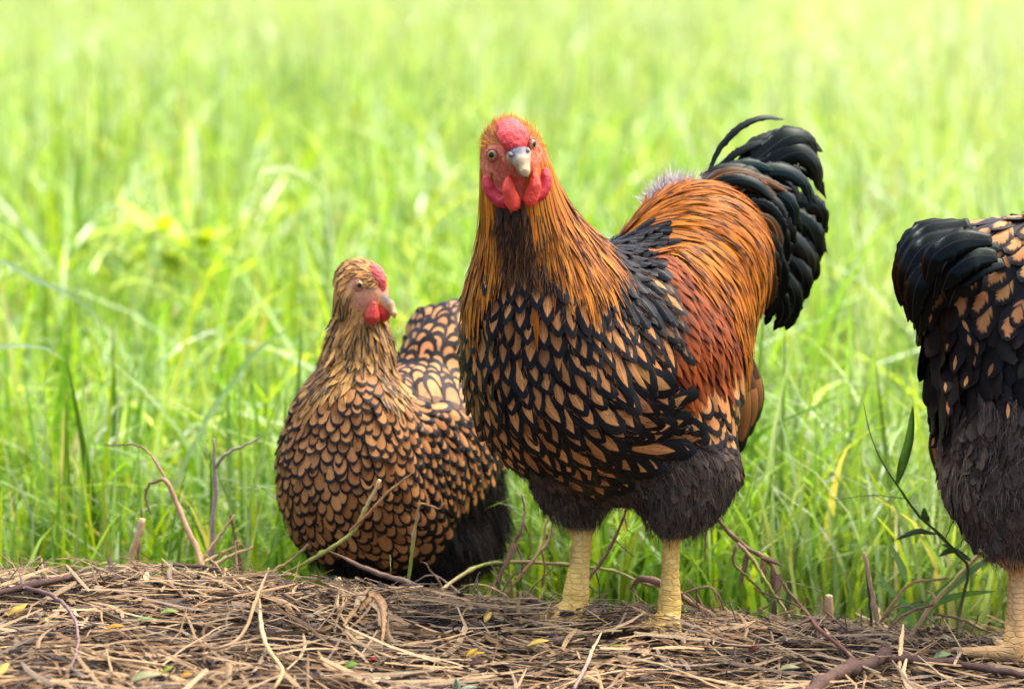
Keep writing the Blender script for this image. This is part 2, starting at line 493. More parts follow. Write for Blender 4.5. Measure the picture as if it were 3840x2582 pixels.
# ================================================================== bird toolkit: a smooth distance field for the body
class Field:
    def __init__(self, lo, hi, h):
        self.lo = np.asarray(lo, float); self.h = h
        self.n = np.ceil((np.asarray(hi, float) - self.lo) / h).astype(int) + 1
        self.D = np.full(self.n, 0.5, np.float32)
    def _sub(self, a, b, m):
        i0 = np.clip(np.floor((a - m - self.lo) / self.h).astype(int), 0, self.n)
        i1 = np.clip(np.ceil((b + m - self.lo) / self.h).astype(int) + 1, 0, self.n)
        sl = tuple(slice(i0[k], i1[k]) for k in range(3))
        ax = [(self.lo[k] + self.h * np.arange(i0[k], i1[k])).astype(np.float32) for k in range(3)]
        return sl, np.meshgrid(*ax, indexing='ij', sparse=True)
    def _put(self, sl, d, k, sub=False):
        a = self.D[sl]
        if sub:
            b = -d
            h = np.clip(0.5 - 0.5 * (b - a) / k, 0, 1)
            self.D[sl] = b * (1 - h) * 0 + (a * (h) + b * (1 - h)) * 0 + np.maximum(a, b)
        else:
            h = np.clip(0.5 + 0.5 * (d - a) / k, 0, 1)
            self.D[sl] = d * (1 - h) + a * h - k * h * (1 - h)
    def ell(self, c, rad, axes=None, k=0.02, margin=0.06):
        c = np.asarray(c, float); rad = np.asarray(rad, float); R = np.eye(3) if axes is None else np.asarray(axes, float)
        e = np.sqrt(((R * rad[:, None]) ** 2).sum(0))
        sl, (X, Y, Z) = self._sub(c - e, c + e, margin)
        X = X - c[0]; Y = Y - c[1]; Z = Z - c[2]
        k0 = 0; k1 = 0
        for i in range(3):
            q = X * R[i, 0] + Y * R[i, 1] + Z * R[i, 2]
            k0 = k0 + (q / rad[i]) ** 2; k1 = k1 + (q / rad[i] ** 2) ** 2
        k0 = np.sqrt(k0); k1 = np.sqrt(k1) + 1e-6
        self._put(sl, k0 * (k0 - 1) / k1, k)
    def cone(self, a, b, ra, rb, k=0.015, margin=0.06):
        a = np.asarray(a, float); b = np.asarray(b, float); r = max(ra, rb)
        sl, (X, Y, Z) = self._sub(np.minimum(a, b) - r, np.maximum(a, b) + r, margin)
        ab = b - a; L2 = (ab ** 2).sum()
        t = np.clip(((X - a[0]) * ab[0] + (Y - a[1]) * ab[1] + (Z - a[2]) * ab[2]) / L2, 0, 1)
        d = np.sqrt((X - a[0] - t * ab[0]) ** 2 + (Y - a[1] - t * ab[1]) ** 2 + (Z - a[2] - t * ab[2]) ** 2) - (ra + (rb - ra) * t)
        self._put(sl, d, k)
    def chain(self, pts, radii, k=0.012):
        for i in range(len(pts) - 1): self.cone(pts[i], pts[i + 1], radii[i], radii[i + 1], k)
    def value(self, p):
        q = np.clip((p - self.lo) / self.h, 0, self.n - 1.001); i = q.astype(int); f = q - i
        D = self.D; x, y, z = i[..., 0], i[..., 1], i[..., 2]; fx, fy, fz = f[..., 0], f[..., 1], f[..., 2]
        c = 0
        for a in (0, 1):
            for b in (0, 1):
                for d in (0, 1):
                    c = c + D[x + a, y + b, z + d] * (fx if a else 1 - fx) * (fy if b else 1 - fy) * (fz if d else 1 - fz)
        return c
    def normal(self, p, e=None):
        e = e or self.h * 1.5
        g = np.stack([self.value(p + np.eye(3)[k] * e) - self.value(p - np.eye(3)[k] * e) for k in range(3)], -1)
        return norm(g)
    def project(self, p, it=3, e=None):
        for _ in range(it):
            p = p - self.normal(p, e) * np.clip(self.value(p), -0.03, 0.03)[..., None]
        return p
    def raycast(self, px, py):
        d = ray(px, py)
        t = np.arange(2.2, 5.2, self.h * 0.7)
        q = CAM_POS + d * t[:, None]
        inside = np.all((q > self.lo) & (q < self.lo + self.h * (self.n - 1)), 1)
        if not inside.any(): return None
        t = t[inside]; v = self.value(q[inside]); s = np.nonzero(v < 0)[0]
        if len(s) == 0: return None
        return self.project((CAM_POS + d * t[s[0]])[None])[0]
    def mesh(self):
        """naive surface nets"""
        D = self.D; n = np.array(D.shape)
        S = D < 0
        cnt = np.zeros(n - 1, np.int8)
        for a in (0, 1):
            for b in (0, 1):
                for c in (0, 1):
                    cnt += S[a:n[0] - 1 + a, b:n[1] - 1 + b, c:n[2] - 1 + c]
        act = np.argwhere((cnt > 0) & (cnt < 8))
        idx = np.full(n - 1, -1, np.int64); idx[tuple(act.T)] = np.arange(len(act))
        acc = np.zeros((len(act), 3)); num = np.zeros(len(act))
        corners = [(a, b, c) for a in (0, 1) for b in (0, 1) for c in (0, 1)]
        for p in corners:
            for ax in range(3):
                if p[ax]: continue
                q = list(p); q[ax] = 1
                da = D[tuple((act + p).T)]; db = D[tuple((act + q).T)]
                x = (da < 0) != (db < 0)
                t = np.where(x, da / np.where(x, da - db, 1), 0)
                pos = act + np.array(p, float); pos[:, ax] += t
                acc[x] += pos[x]; num[x] += 1
        V = self.lo + self.h * acc / num[:, None]
        F = []
        for ax in range(3):
            o1, o2 = [(1, 2), (2, 0), (0, 1)][ax]
            a = [slice(None)] * 3; b = [slice(None)] * 3
            a[ax] = slice(0, -1); b[ax] = slice(1, None)
            e = np.argwhere(S[tuple(a)] != S[tuple(b)])
            e = e[(e[:, o1] > 0) & (e[:, o2] > 0) & (e[:, o1] < n[o1] - 1) & (e[:, o2] < n[o2] - 1)]
            flip = ~S[tuple(e.T)]
            d1 = np.zeros(3, int); d1[o1] = 1; d2 = np.zeros(3, int); d2[o2] = 1
            q = np.stack([idx[tuple((e - d1 - d2).T)], idx[tuple((e - d2).T)], idx[tuple(e.T)], idx[tuple((e - d1).T)]], 1)
            q[flip] = q[flip][:, ::-1]
            F.append(q)
        F = np.vstack(F); F = F[(F >= 0).all(1)]
        return V, F

# ================================================================== plumage: flow guides and feathers
class Plumage:
    """guides say which way the feathers of a region run and what kind they are; feathers follow the body's surface"""
    def __init__(self, field, origin, left_axis, guides, styles, mirror_weight=0.12):
        self.f = field; self.styles = styles
        gp, gd, gs, gw = [], [], [], []
        miss = []
        for px, py, dx, dy, st in guides:
            p = field.raycast(px, py)
            if p is None: miss.append((px, py, st)); continue
            d = _r * dx - _u * dy
            nrm = field.normal(p[None])[0]
            d = norm(d - nrm * (d @ nrm))
            gp.append(p); gd.append(d); gs.append(st); gw.append(1.0)
        if miss: print('guides off the body:', miss)
        L = norm(left_axis)
        for i in range(len(gp)):
            rel = gp[i] - origin
            m = gp[i] - 2 * L * (rel @ L)
            gp.append(m); gd.append(gd[i] - 2 * L * (gd[i] @ L)); gs.append(gs[i]); gw.append(mirror_weight)
        self.gp, self.gd, self.gw = np.array(gp), np.array(gd), np.array(gw)
        self.names = sorted(set(gs)); self.gs = np.array([self.names.index(s) for s in gs])
    def add3d(self, pts, dirs, style):
        if style not in self.names: self.names.append(style)
        self.gp = np.vstack([self.gp, pts]); self.gd = np.vstack([self.gd, norm(dirs)])
        self.gw = np.r_[self.gw, np.ones(len(pts))]; self.gs = np.r_[self.gs, np.full(len(pts), self.names.index(style))]
    def _w(self, p):
        d2 = ((p[:, None] - self.gp[None]) ** 2).sum(-1)
        return self.gw[None] / (d2 + 0.0002) ** 2
    def flow(self, p):
        d = self._w(p) @ self.gd
        n = self.f.normal(p)
        return norm(d - n * (d * n).sum(1, keepdims=True)), n
    def style(self, p, jitter=0.0, g=RNG):
        q = p + g.normal(0, jitter, p.shape) if jitter else p
        return self.gs[self._w(q).argmax(1)]
    def sample(self, V, seed=1, relax=5):
        g = np.random.default_rng(seed)
        st = self.style(V, 0.004, g)
        rad = np.array([self.styles.get(n, {}).get('r', 0) for n in self.names])[st]
        ok = rad > 0; Q = V[ok]; r = rad[ok]
        order = g.permutation(len(Q)); alive = np.ones(len(Q), bool); pick = []
        for i in order:
            if not alive[i]: continue
            pick.append(i)
            alive &= ((Q - Q[i]) ** 2).sum(1) > (r[i] * 0.92) ** 2
        p, r = Q[pick], r[pick]
        for _ in range(relax):
            d = p[:, None] - p[None]; dist = np.sqrt((d ** 2).sum(-1)) + np.eye(len(p))
            push = np.clip(1 - dist / (r[:, None] * 1.5), 0, 1)
            p = self.f.project(p + ((d / dist[..., None]) * push[..., None]).sum(1) * (r * 0.22)[:, None], 2)
        return p, self.style(p)
    def trace(self, p, length, k, back=False):
        pts = [p]; ds = (length / k)[:, None] * (-1 if back else 1)
        for _ in range(k):
            d, n = self.flow(pts[-1])
            pts.append(self.f.project(pts[-1] + d * ds, 2))
        return pts
OUTLINES = {
    'round': lambda t: np.where(t > 0.62, np.sqrt(np.clip(1 - ((t - 0.62) / 0.38) ** 2, 0, 1)), 0.45 + 0.55 * np.sin(np.clip(t / 0.62, 0, 1) * math.pi / 2)),
    'spade': lambda t: np.where(t > 0.5, np.clip(1 - ((t - 0.5) / 0.5) ** 2.0, 0, 1) ** 0.85, 0.45 + 0.55 * np.sin(np.clip(t / 0.5, 0, 1) * math.pi / 2)),
    'oval': lambda t: np.where(t > 0.55, np.clip(1 - ((t - 0.55) / 0.45) ** 2.0, 0, 1) ** 0.62, 0.45 + 0.55 * np.sin(np.clip(t / 0.55, 0, 1) * math.pi / 2)),
    'lance': lambda t: np.where(t > 0.45, np.clip(1 - ((t - 0.45) / 0.55) ** 1.5, 0, 1), 0.6 + 0.4 * np.clip(t / 0.45, 0, 1)),
}
ROWS = np.array([0, 0.2, 0.4, 0.55, 0.68, 0.79, 0.88, 0.95, 1.0])
COLS = np.array([-1, -0.5, 0, 0.5, 1.0])
def feather_faces(k, m):
    i = (np.arange(k - 1)[:, None] * m + np.arange(m - 1)[None]).ravel()
    return np.stack([i, i + 1, i + m + 1, i + m], 1)
def feather_sheet(C, N_, T, W, outline, cup, ragged, g, rows, cols=COLS, roll=None):
    """C centre lines (n,k,3), N_ normals, T tangents, W widths -> vertices (n,k*m,3), uv (k*m,2)"""
    n, k, _ = C.shape
    S = norm(np.cross(N_, T))
    if roll is not None:
        S = norm(S * np.cos(roll)[:, None, None] + N_ * np.sin(roll)[:, None, None])
    w = np.maximum(OUTLINES[outline](rows), 0.02)
    x = cols[None, :] * w[:, None]                                        # k,m
    jag = 1 + g.normal(0, ragged, (n, k, len(cols))) * (np.abs(cols) > 0.9)[None, None]
    X = x[None] * jag
    V = C[:, :, None] + S[:, :, None] * (X * 0.5 * W[:, None, None])[..., None] - N_[:, :, None] * (cup * (X ** 2) * 0.5 * W[:, None, None])[..., None]
    uv = np.stack([x, np.repeat(rows[:, None], len(cols), 1)], -1)
    return V.reshape(n, -1, 3), uv.reshape(-1, 2)
def grow(pl, p, s, seed, body_lift=0.0):
    """feathers of one style rooted around points p"""
    g = np.random.default_rng(seed); n = len(p)
    L = s['L'] * np.clip(g.normal(1, s.get('lv', 0.1), n), 0.6, 1.5); W = s['W'] * np.clip(g.normal(1, 0.1, n), 0.6, 1.4)
    rows = s.get('rows', ROWS); sub = 6
    base = pl.trace(p, L * s.get('shift', 0.5), 3, back=True)[-1]
    cl = pl.trace(base, L, sub)
    C = np.stack(cl, 1); tt = np.linspace(0, 1, sub + 1)
    # resample to rows
    idx = np.clip(np.searchsorted(tt, rows, 'right') - 1, 0, sub - 1); fr = (rows - tt[idx]) / (tt[1] - tt[0])
    C = C[:, idx] * (1 - fr)[None, :, None] + C[:, idx + 1] * fr[None, :, None]
    nn = pl.f.normal(C.reshape(-1, 3), 0.007).reshape(C.shape)
    T = norm(np.gradient(C, axis=1))
    side = np.cross(nn, T)
    swing = g.normal(0, s.get('swing', 0.07), n)
    C = C + side * (swing[:, None] * (rows ** 1.2)[None] * L[:, None])[..., None]
    lift = s['lift'] * np.clip(g.normal(1, 0.22, n), 0.4, 2)
    h = (s.get('h0', 0.0005) + lift[:, None] * (rows[None] ** 1.15)) - s.get('tuck', 0.0) * rows[None] ** 4
    C = C + nn * h[..., None]
    T = norm(np.gradient(C, axis=1)); nn = norm(nn - T * (nn * T).sum(-1, keepdims=True))
    V, uv = feather_sheet(C, nn, T, W, s['out'], s.get('cup', 0.25), s.get('rag', 0.05), g, rows, s.get('cols', COLS), g.normal(0, s.get('roll', 0.08), n))
    tint = np.asarray(s.get('tint', (1, 1, 1))) * np.clip(g.normal(1, s.get('tv', 0.15), (n, 1)), 0.5, 1.6) * g.normal(1, 0.04, (n, 3))
    if 'tints' in s:
        tint = np.array(s['tints'])[g.integers(0, len(s['tints']), n)] * np.clip(g.normal(1, 0.12, (n, 1)), 0.5, 1.5)
    return V, uv, tint, len(rows), len(s.get('cols', COLS))
def emit(name, parent, V, uv, tint, k, m, mat, limit, rest_name, smooth_shade=True):
    """the feathers that show largest become parts of their own; the rest is one joined part"""
    n = len(V); F = feather_faces(k, m)
    c = V.reshape(n, k, m, 3)
    mid = c[:, k // 2 + 1, m // 2]
    e1 = c[:, -1, m // 2] - c[:, k // 2, m // 2]; e2 = c[:, k // 2 + 1, -1] - c[:, k // 2 + 1, 0]
    area = np.cross(e1, e2); view = norm(CAM_POS - mid)
    nrm = np.cross(e2, e1)
    score = np.abs((area * view).sum(1)) * np.where((nrm * view).sum(1) * 1.0 != 0, 1, 1)
    outward = norm(mid - mid.mean(0)); score = np.where((outward * view).sum(1) > -0.1, score, score * 0.01)
    order = np.argsort(-score)
    nv = V.shape[1]
    for i in order[:limit]:
        mesh_ob(name, V[i], F, mat, parent, col=np.repeat(tint[i][None], nv, 0), uv=uv, smooth_shade=smooth_shade)
    r = order[limit:]
    if len(r):
        FF = (F[None] + (np.arange(len(r)) * nv)[:, None, None]).reshape(-1, 4)
        o = mesh_ob(rest_name, V[r].reshape(-1, 3), FF, mat, parent, col=np.repeat(tint[r], nv, 0), uv=np.tile(uv, (len(r), 1)))
        o['kind'] = 'stuff'
def hairs(pl, p, L, lift, width, cols, seed, name, parent, mat, k=3, shiver=0.35, curl=0.0, down=0.0):
    """fine downy strands, one joined part"""
    g = np.random.default_rng(seed); n = len(p)
    d, nn = pl.flow(p)
    d = norm(d + g.normal(0, shiver, d.shape)); d = norm(d - nn * (d * nn).sum(1, keepdims=True))
    L = L * g.uniform(0.6, 1.3, n); t = np.linspace(0, 1, k + 1)
    lf = lift * g.uniform(0.4, 1.5, n)
    C = p[:, None] - nn[:, None] * 0.001 + d[:, None] * (L[:, None] * t[None])[..., None] + nn[:, None] * (L[:, None] * lf[:, None] * np.sin(t * 1.5)[None])[..., None]
    C[:, :, 2] -= down * L[:, None] * t[None] ** 2
    C += (g.normal(0, curl, (n, 1, 3)) * (L[:, None] * t[None] ** 2)[..., None]) if curl else 0
    side = norm(np.cross(d, nn) + g.normal(0, 0.4, d.shape))
    w = width * 0.5 * (1 - 0.85 * t)
    V = np.stack([C - side[:, None] * w[None, :, None], C + side[:, None] * w[None, :, None]], 2).reshape(n, -1, 3)
    base = (np.arange(n) * (k + 1) * 2)[:, None]; r = np.arange(k)[None] * 2
    F = np.stack([base + r, base + r + 1, base + r + 3, base + r + 2], -1).reshape(-1, 4)
    pal = np.asarray(cols); c = pal[g.integers(0, len(pal), n)] * g.uniform(0.7, 1.3, (n, 1))
    C_ = np.repeat(c[:, None], (k + 1) * 2, 1).reshape(-1, 3)
    o = mesh_ob(name, V.reshape(-1, 3), F, mat, parent, col=C_)
    o['kind'] = 'stuff'
    return o
def ribbon_feather(pts, width, normal_hint, outline, cup=0.3, rows=None, cols=None, ragged=0.03, seed=0, twist=0.0, base_w=None):
    """one large feather along a curve of its own, with a thickness"""
    g = np.random.default_rng(seed)
    n = 30
    c = catmull(pts, n); T = norm(np.gradient(c, axis=0))
    hint = np.asarray(normal_hint, float)
    if hint.ndim == 1: hint = np.repeat(hint[None], n, 0)
    else: hint = catmull(hint, n)
    N_ = norm(hint - T * (T * hint).sum(1, keepdims=True))
    rows = np.linspace(0, 1, n); cols = np.array([-1, -0.6, -0.08, 0.08, 0.6, 1.0]) if cols is None else cols
    V, uv = feather_sheet(c[None], N_[None], T[None], np.array([width]), outline, cup, ragged, g, rows, cols)
    V = V[0]; k, m = n, len(cols); F = feather_faces(k, m)
    Nf = np.repeat(N_, m, 0)
    nv = len(V)
    V2 = np.vstack([V, V - Nf * 0.0004])
    rim = [i for i in range(m)] + [r * m + m - 1 for r in range(1, k)] + [(k - 1) * m + j for j in range(m - 2, -1, -1)] + [r * m for r in range(k - 2, 0, -1)]
    Fr = np.array([(rim[i], rim[i - 1], rim[i - 1] + nv, rim[i] + nv) for i in range(len(rim))])
    return V2, np.vstack([F, F[:, ::-1] + nv, Fr]), np.vstack([uv, uv])

# ------------------------------------------------------------------ feather materials; uv = (across, along)
def mat_feather(name, kind, inner, outer, rough=0.5, spec=0.35, sheen=0.0, rim=0.76, streak=(0.12, 0.5), gloss=None):
    t = NT(name)
    uvn = t.n('ShaderNodeUVMap'); uvn.uv_map = 'UVMap'
    s = t.sep(uvn.outputs[0]); x, v = s[0], s[1]
    ax = t.math('ABSOLUTE', x)
    tint = t.attr('Col')
    rnd = t.n('ShaderNodeSeparateColor'); t.link(tint, rnd.inputs[0])
    # barbs run obliquely from the shaft
    sv = t.math('SUBTRACT', t.math('MULTIPLY', v, 46), t.math('MULTIPLY', ax, 9))
    cv = t.n('ShaderNodeCombineXYZ'); t.link(sv, cv.inputs[0]); t.link(t.math('MULTIPLY', x, 1.2), cv.inputs[1]); t.link(t.math('MULTIPLY', rnd.outputs[0], 37), cv.inputs[2])
    barb = t.noise(cv.outputs[0], 1.6, 2)
    jit = t.math('MULTIPLY', t.math('SUBTRACT', barb, 0.5), 0.30)
    def over(a, b): return t.math('GREATER_THAN', a, b)
    def soft(a, lo, hi):
        mr = t.n('ShaderNodeMapRange', interpolation_type='SMOOTHSTEP'); t.put(mr.inputs[0], a)
        mr.inputs[1].default_value = lo; mr.inputs[2].default_value = hi
        return mr.outputs[0]
    if kind == 'laced':           # tan centre, even black rim
        vv = t.math('DIVIDE', t.math('MAXIMUM', t.math('SUBTRACT', v, 0.58), 0.0), 0.36 * rim)
        rr = t.math('SQRT', t.math('ADD', t.math('POWER', t.math('DIVIDE', ax, rim), 2.0), t.math('POWER', vv, 2.0)))
        f = soft(t.math('ADD', rr, t.math('MULTIPLY', jit, 0.6)), 0.93, 1.07)
        col = t.mix(f, inner, outer)
        col = t.mix(t.math('MULTIPLY', t.math('LESS_THAN', v, 0.30), 0.8), col, (0.02, 0.018, 0.018))
    elif kind == 'spade':         # black feather with a pointed tan spade and a thin brown fringe
        a = t.math('DIVIDE', ax, 0.47)
        b = t.math('DIVIDE', t.math('MAXIMUM', t.math('SUBTRACT', v, 0.53), 0.0), 0.27)
        rr = t.math('ADD', t.math('POWER', a, 1.25), t.math('POWER', b, 1.15))
        f = soft(t.math('ADD', rr, t.math('MULTIPLY', jit, 0.9)), 0.90, 1.08)
        col = t.mix(f, inner, outer)
        fringe = soft(t.math('ADD', v, t.math('MULTIPLY', t.math('POWER', ax, 2.0), 0.16)), 0.975, 1.03)
        col = t.mix(t.math('MULTIPLY', fringe, 0.55), col, tuple(c * 0.45 for c in inner))
        shaft = t.math('MULTIPLY', t.math('LESS_THAN', ax, 0.05), t.math('SUBTRACT', 1.0, f))
        col = t.mix(t.math('MULTIPLY', shaft, 0.5), col, tuple(min(c * 1.7, 0.8) for c in inner))
    elif kind == 'streak':        # golden hackle with a dark streak down the middle, length of streak varies
        r2 = t.math('FRACT', t.math('MULTIPLY', rnd.outputs[1], 13.7))
        w = t.math('MULTIPLY', t.math('ADD', streak[0], t.math('MULTIPLY', r2, streak[1])), soft(v, 0.15, 0.55))
        f = soft(t.math('SUBTRACT', t.math('ADD', ax, jit), w), -0.08, 0.12)
        col = t.mix(f, outer, inner)
        end = soft(v, 0.9, 0.97)
        col = t.mix(end, col, inner)
    elif kind == 'plain':
        f = soft(t.math('ADD', ax, jit), 0.6, 1.1)
        col = t.mix(f, inner, outer)
    elif kind == 'shaft':         # dark feather, pale shaft line
        f = t.math('LESS_THAN', ax, 0.06)
        col = t.mix(t.math('MULTIPLY', f, 0.6), outer, inner)
    elif kind == 'mottle':        # black with tan marks that differ feather to feather
        rr = t.math('ADD', t.math('POWER', t.math('DIVIDE', ax, 0.55), 1.5), t.math('POWER', t.math('DIVIDE', t.math('ABSOLUTE', t.math('SUBTRACT', v, 0.76)), 0.16), 1.5))
        big = t.noise(cv.outputs[0], 0.28, 3, 0.6)
        f = soft(t.math('ADD', rr, t.math('MULTIPLY', t.math('SUBTRACT', big, 0.5), 3.0)), 0.6, 1.25)
        col = t.mix(f, inner, outer)
    elif kind == 'tick':          # black, one feather in three with a slim tan tick
        on = t.math('GREATER_THAN', t.math('FRACT', t.math('MULTIPLY', rnd.outputs[1], 13.7)), 0.62)
        rr = t.math('ADD', t.math('POWER', t.math('DIVIDE', ax, 0.20), 1.3), t.math('POWER', t.math('DIVIDE', t.math('ABSOLUTE', t.math('SUBTRACT', v, 0.82)), 0.13), 1.3))
        f = t.math('MULTIPLY', soft(t.math('ADD', rr, jit), 1.1, 0.8), on)
        col = t.mix(f, outer, inner)
    var = t.ramp(barb, [(0.25, (0.78,) * 3), (0.75, (1.18,) * 3)])
    col = t.mix(1.0, t.mix(1.0, col, tint, 'MULTIPLY'), var, 'MULTIPLY')
    m = t.surf(col, rough, spec, t.bump(barb, 0.35, 0.0006), sheen=sheen)
    if gloss:
        for nd in t.t.nodes:
            if nd.type == 'BSDF_PRINCIPLED': nd.inputs['Specular Tint'].default_value = (*gloss, 1)
    return m
BLACK = (0.012, 0.011, 0.012)
TAN = (0.42, 0.20, 0.07)

# ------------------------------------------------------------------ shared bird materials
M_LACED = mat_feather('laced_feather', 'laced', TAN, BLACK, 0.5, 0.15)
M_LACEDW = mat_feather('broad_laced_feather', 'laced', (0.44, 0.215, 0.08), (0.008, 0.008, 0.010), 0.45, 0.15, rim=0.62)
M_DOWNF = mat_feather('down_feather', 'plain', (0.075, 0.062, 0.052), (0.045, 0.038, 0.034), 0.8, 0.05)
M_THROAT = mat_feather('throat_feather', 'plain', (0.05, 0.028, 0.016), (0.016, 0.012, 0.011), 0.6, 0.2)
M_SPADE = mat_feather('spade_feather', 'spade', (0.43, 0.205, 0.072), (0.006, 0.007, 0.009), 0.42, 0.15)
M_HACKLE = mat_feather('hackle_feather', 'streak', (0.43, 0.155, 0.015), (0.04, 0.016, 0.007), 0.45, 0.14, streak=(0.0, 0.30))
M_SADDLE = mat_feather('saddle_feather', 'streak', (0.37, 0.125, 0.010), (0.014, 0.008, 0.006), 0.45, 0.12, streak=(-0.25, 0.55))
M_HENHACKLE = mat_feather('hen_hackle_feather', 'streak', (0.50, 0.27, 0.065), (0.020, 0.015, 0.012), 0.5, 0.3, streak=(-0.06, 0.52))
M_RUST = mat_feather('rust_feather', 'plain', (0.19, 0.042, 0.008), (0.13, 0.028, 0.006), 0.48, 0.13)
M_DARK = mat_feather('blue_black_feather', 'shaft', (0.08, 0.07, 0.055), (0.0025, 0.0030, 0.0045), 0.30, 0.11, gloss=(0.6, 0.8, 1.0))
M_TAIL = mat_feather('tail_feather', 'shaft', (0.02, 0.02, 0.02), (0.0016, 0.0026, 0.0027), 0.26, 0.15, gloss=(0.72, 1.0, 0.98))
M_MOTTLE = mat_feather('mottled_feather', 'mottle', (0.45, 0.21, 0.08), (0.011, 0.010, 0.011), 0.42, 0.18)
M_DOWN = mat_vcol('down', 0.9, 0.05, 0.25, 90, 0)
M_SKIN = mat_vcol('bird_body', 0.65, 0.3, 0.3, 140, 0.5, 0.0012)
M_FLESH = mat_vcol('red_flesh', 0.42, 0.45, 0.22, 700, 0.9, 0.0012, sss=0.15, bscale=900)
M_HORN = mat_vcol('horn', 0.45, 0.25, 0.18, 160, 0.25, 0.0005, stretch=(1, 1, 3))
def mat_eye():
    t = NT('eye')
    s = t.sep(t.coord('Object'))
    r = t.math('SQRT', t.math('ADD', t.math('POWER', s[0], 2.0), t.math('POWER', s[1], 2.0)))
    col = t.ramp(r, [(0.0, (0.004, 0.004, 0.004)), (0.38, (0.004, 0.004, 0.004)), (0.43, (0.30, 0.17, 0.05)), (0.70, (0.40, 0.27, 0.10)), (0.80, (0.07, 0.03, 0.02)), (0.95, (0.04, 0.015, 0.012))])
    return t.surf(col, 0.06, 0.6)
M_EYE = mat_eye()
def eye(parent, pos, gaze, r):
    import bmesh
    me = bpy.data.meshes.new('eye'); bm = bmesh.new()
    bmesh.ops.create_uvsphere(bm, u_segments=24, v_segments=16, radius=1.0); bm.to_mesh(me); bm.free()
    me.polygons.foreach_set('use_smooth', np.ones(len(me.polygons), bool)); me.materials.append(M_EYE)
    o = bpy.data.objects.new('eye', me); COL.objects.link(o); o.parent = parent
    o.location = np.asarray(pos) - ORIGIN[parent.name]; o.scale = (r, r, r)
    o.rotation_euler = Vector(gaze).to_track_quat('Z', 'Y').to_euler(); ORIGIN[o.name] = ORIGIN[parent.name]
    return o
def blob(name, parent, prims, h, mat, color, bumps=0.0, bscale=900.0, k=0.004, cfun=None, seed=0):
    """a small fleshy or horny part from its own fine distance field; prims = list of ('e', c, rad, axes) or ('c', a, b, ra, rb)"""
    lo = np.full(3, 9.0); hi = np.full(3, -9.0)
    for q in prims:
        if q[0] == 'e': pts, r = [q[1]], max(q[2])
        else: pts, r = [q[1], q[2]], max(q[3], q[4])
        for p in pts: lo = np.minimum(lo, np.asarray(p) - r); hi = np.maximum(hi, np.asarray(p) + r)
    f = Field(lo - 0.006, hi + 0.006, h)
    for q in prims:
        if q[0] == 'e': f.ell(q[1], q[2], q[3] if len(q) > 3 else None, k, 0.02)
        else: f.cone(q[1], q[2], q[3], q[4], k, 0.02)
    if bumps:
        ax = [f.lo[i] + f.h * np.arange(f.n[i]) for i in range(3)]
        X, Y, Z = np.meshgrid(*ax, indexing='ij', sparse=True)
        g = np.random.default_rng(seed); w = 0
        for i in range(16):
            a = norm(g.normal(size=3)) * bscale * g.uniform(0.25, 1.6)
            w = w + np.sin(a[0] * X + a[1] * Y + a[2] * Z + g.uniform(0, 6))
        f.D += (w * bumps / 10).astype(np.float32) * 2
    V, F = f.mesh()
    c = np.repeat(np.asarray(color, float)[None], len(V), 0) if cfun is None else cfun(V)
    return mesh_ob(name, V, F, mat, parent, col=c)
def axes_from(fwd, up):
    f = norm(fwd); s = norm(np.cross(up, f)); return np.array([f, s, np.cross(f, s)])
def claw(parent, base, tip, r=0.004):
    v, f, _ = tube([base, (np.asarray(base) + np.asarray(tip)) / 2 + np.array([0, 0, r * 0.6]), tip], [r, r * 0.75, r * 0.12], 6, 6)
    return mesh_ob('claw', v, f, M_HORN, parent, col=np.repeat([lin(150, 130, 105)], len(v), 0))

def scales_on_legs(f, zones, amp=0.0022, period=0.0105):
    """overlapping scutes down each shank: shallow ridges in the distance field"""
    for a, b, r in zones:
        a = np.asarray(a); b = np.asarray(b)
        sl, (X, Y, Z) = f._sub(np.minimum(a, b) - r, np.maximum(a, b) + r, 0.004)
        ab = b - a; L = np.linalg.norm(ab)
        t = ((X - a[0]) * ab[0] + (Y - a[1]) * ab[1] + (Z - a[2]) * ab[2]) / L
        ph = t / period + 0.5 * np.floor((X - a[0]) / 0.011)
        saw = ph - np.floor(ph)
        inside = np.clip(np.minimum(t, L - t) / 0.012, 0, 1)
        f.D[sl] += (amp * (0.5 - saw) * inside).astype(np.float32)

def mat_leg():
    t = NT('scaled_leg'); c = t.attr('Col')
    v = t.n('ShaderNodeTexVoronoi'); v.feature = 'DISTANCE_TO_EDGE'; v.inputs['Scale'].default_value = 120; v.inputs['Randomness'].default_value = 0.5
    t.link(t.scale(t.coord('Object'), (0.55, 0.55, 1.35)), v.inputs['Vector'])
    e = t.n('ShaderNodeMapRange', interpolation_type='SMOOTHSTEP'); t.link(v.outputs[0], e.inputs[0]); e.inputs[1].default_value = 0.0; e.inputs[2].default_value = 0.16
    n = t.noise(t.coord('Object'), 40, 4)
    col = t.mix(1.0, c, t.ramp(n, [(0.3, (0.82, 0.78, 0.7)), (0.7, (1.08, 1.1, 1.2))]), 'MULTIPLY')
    col = t.mix(e.outputs[0], t.mix(1.0, col, (0.90, 0.84, 0.72), 'MULTIPLY'), col)
    return t.surf(col, 0.5, 0.35, t.bump(e.outputs[0], 0.7, 0.0014))
M_LEG = mat_leg()
def leg_skin(body, V, F, z):
    me = body.data; me.materials.append(M_LEG)
    me.polygons.foreach_set('material_index', (V[F][:, :, 2].mean(1) < z).astype(np.int32))
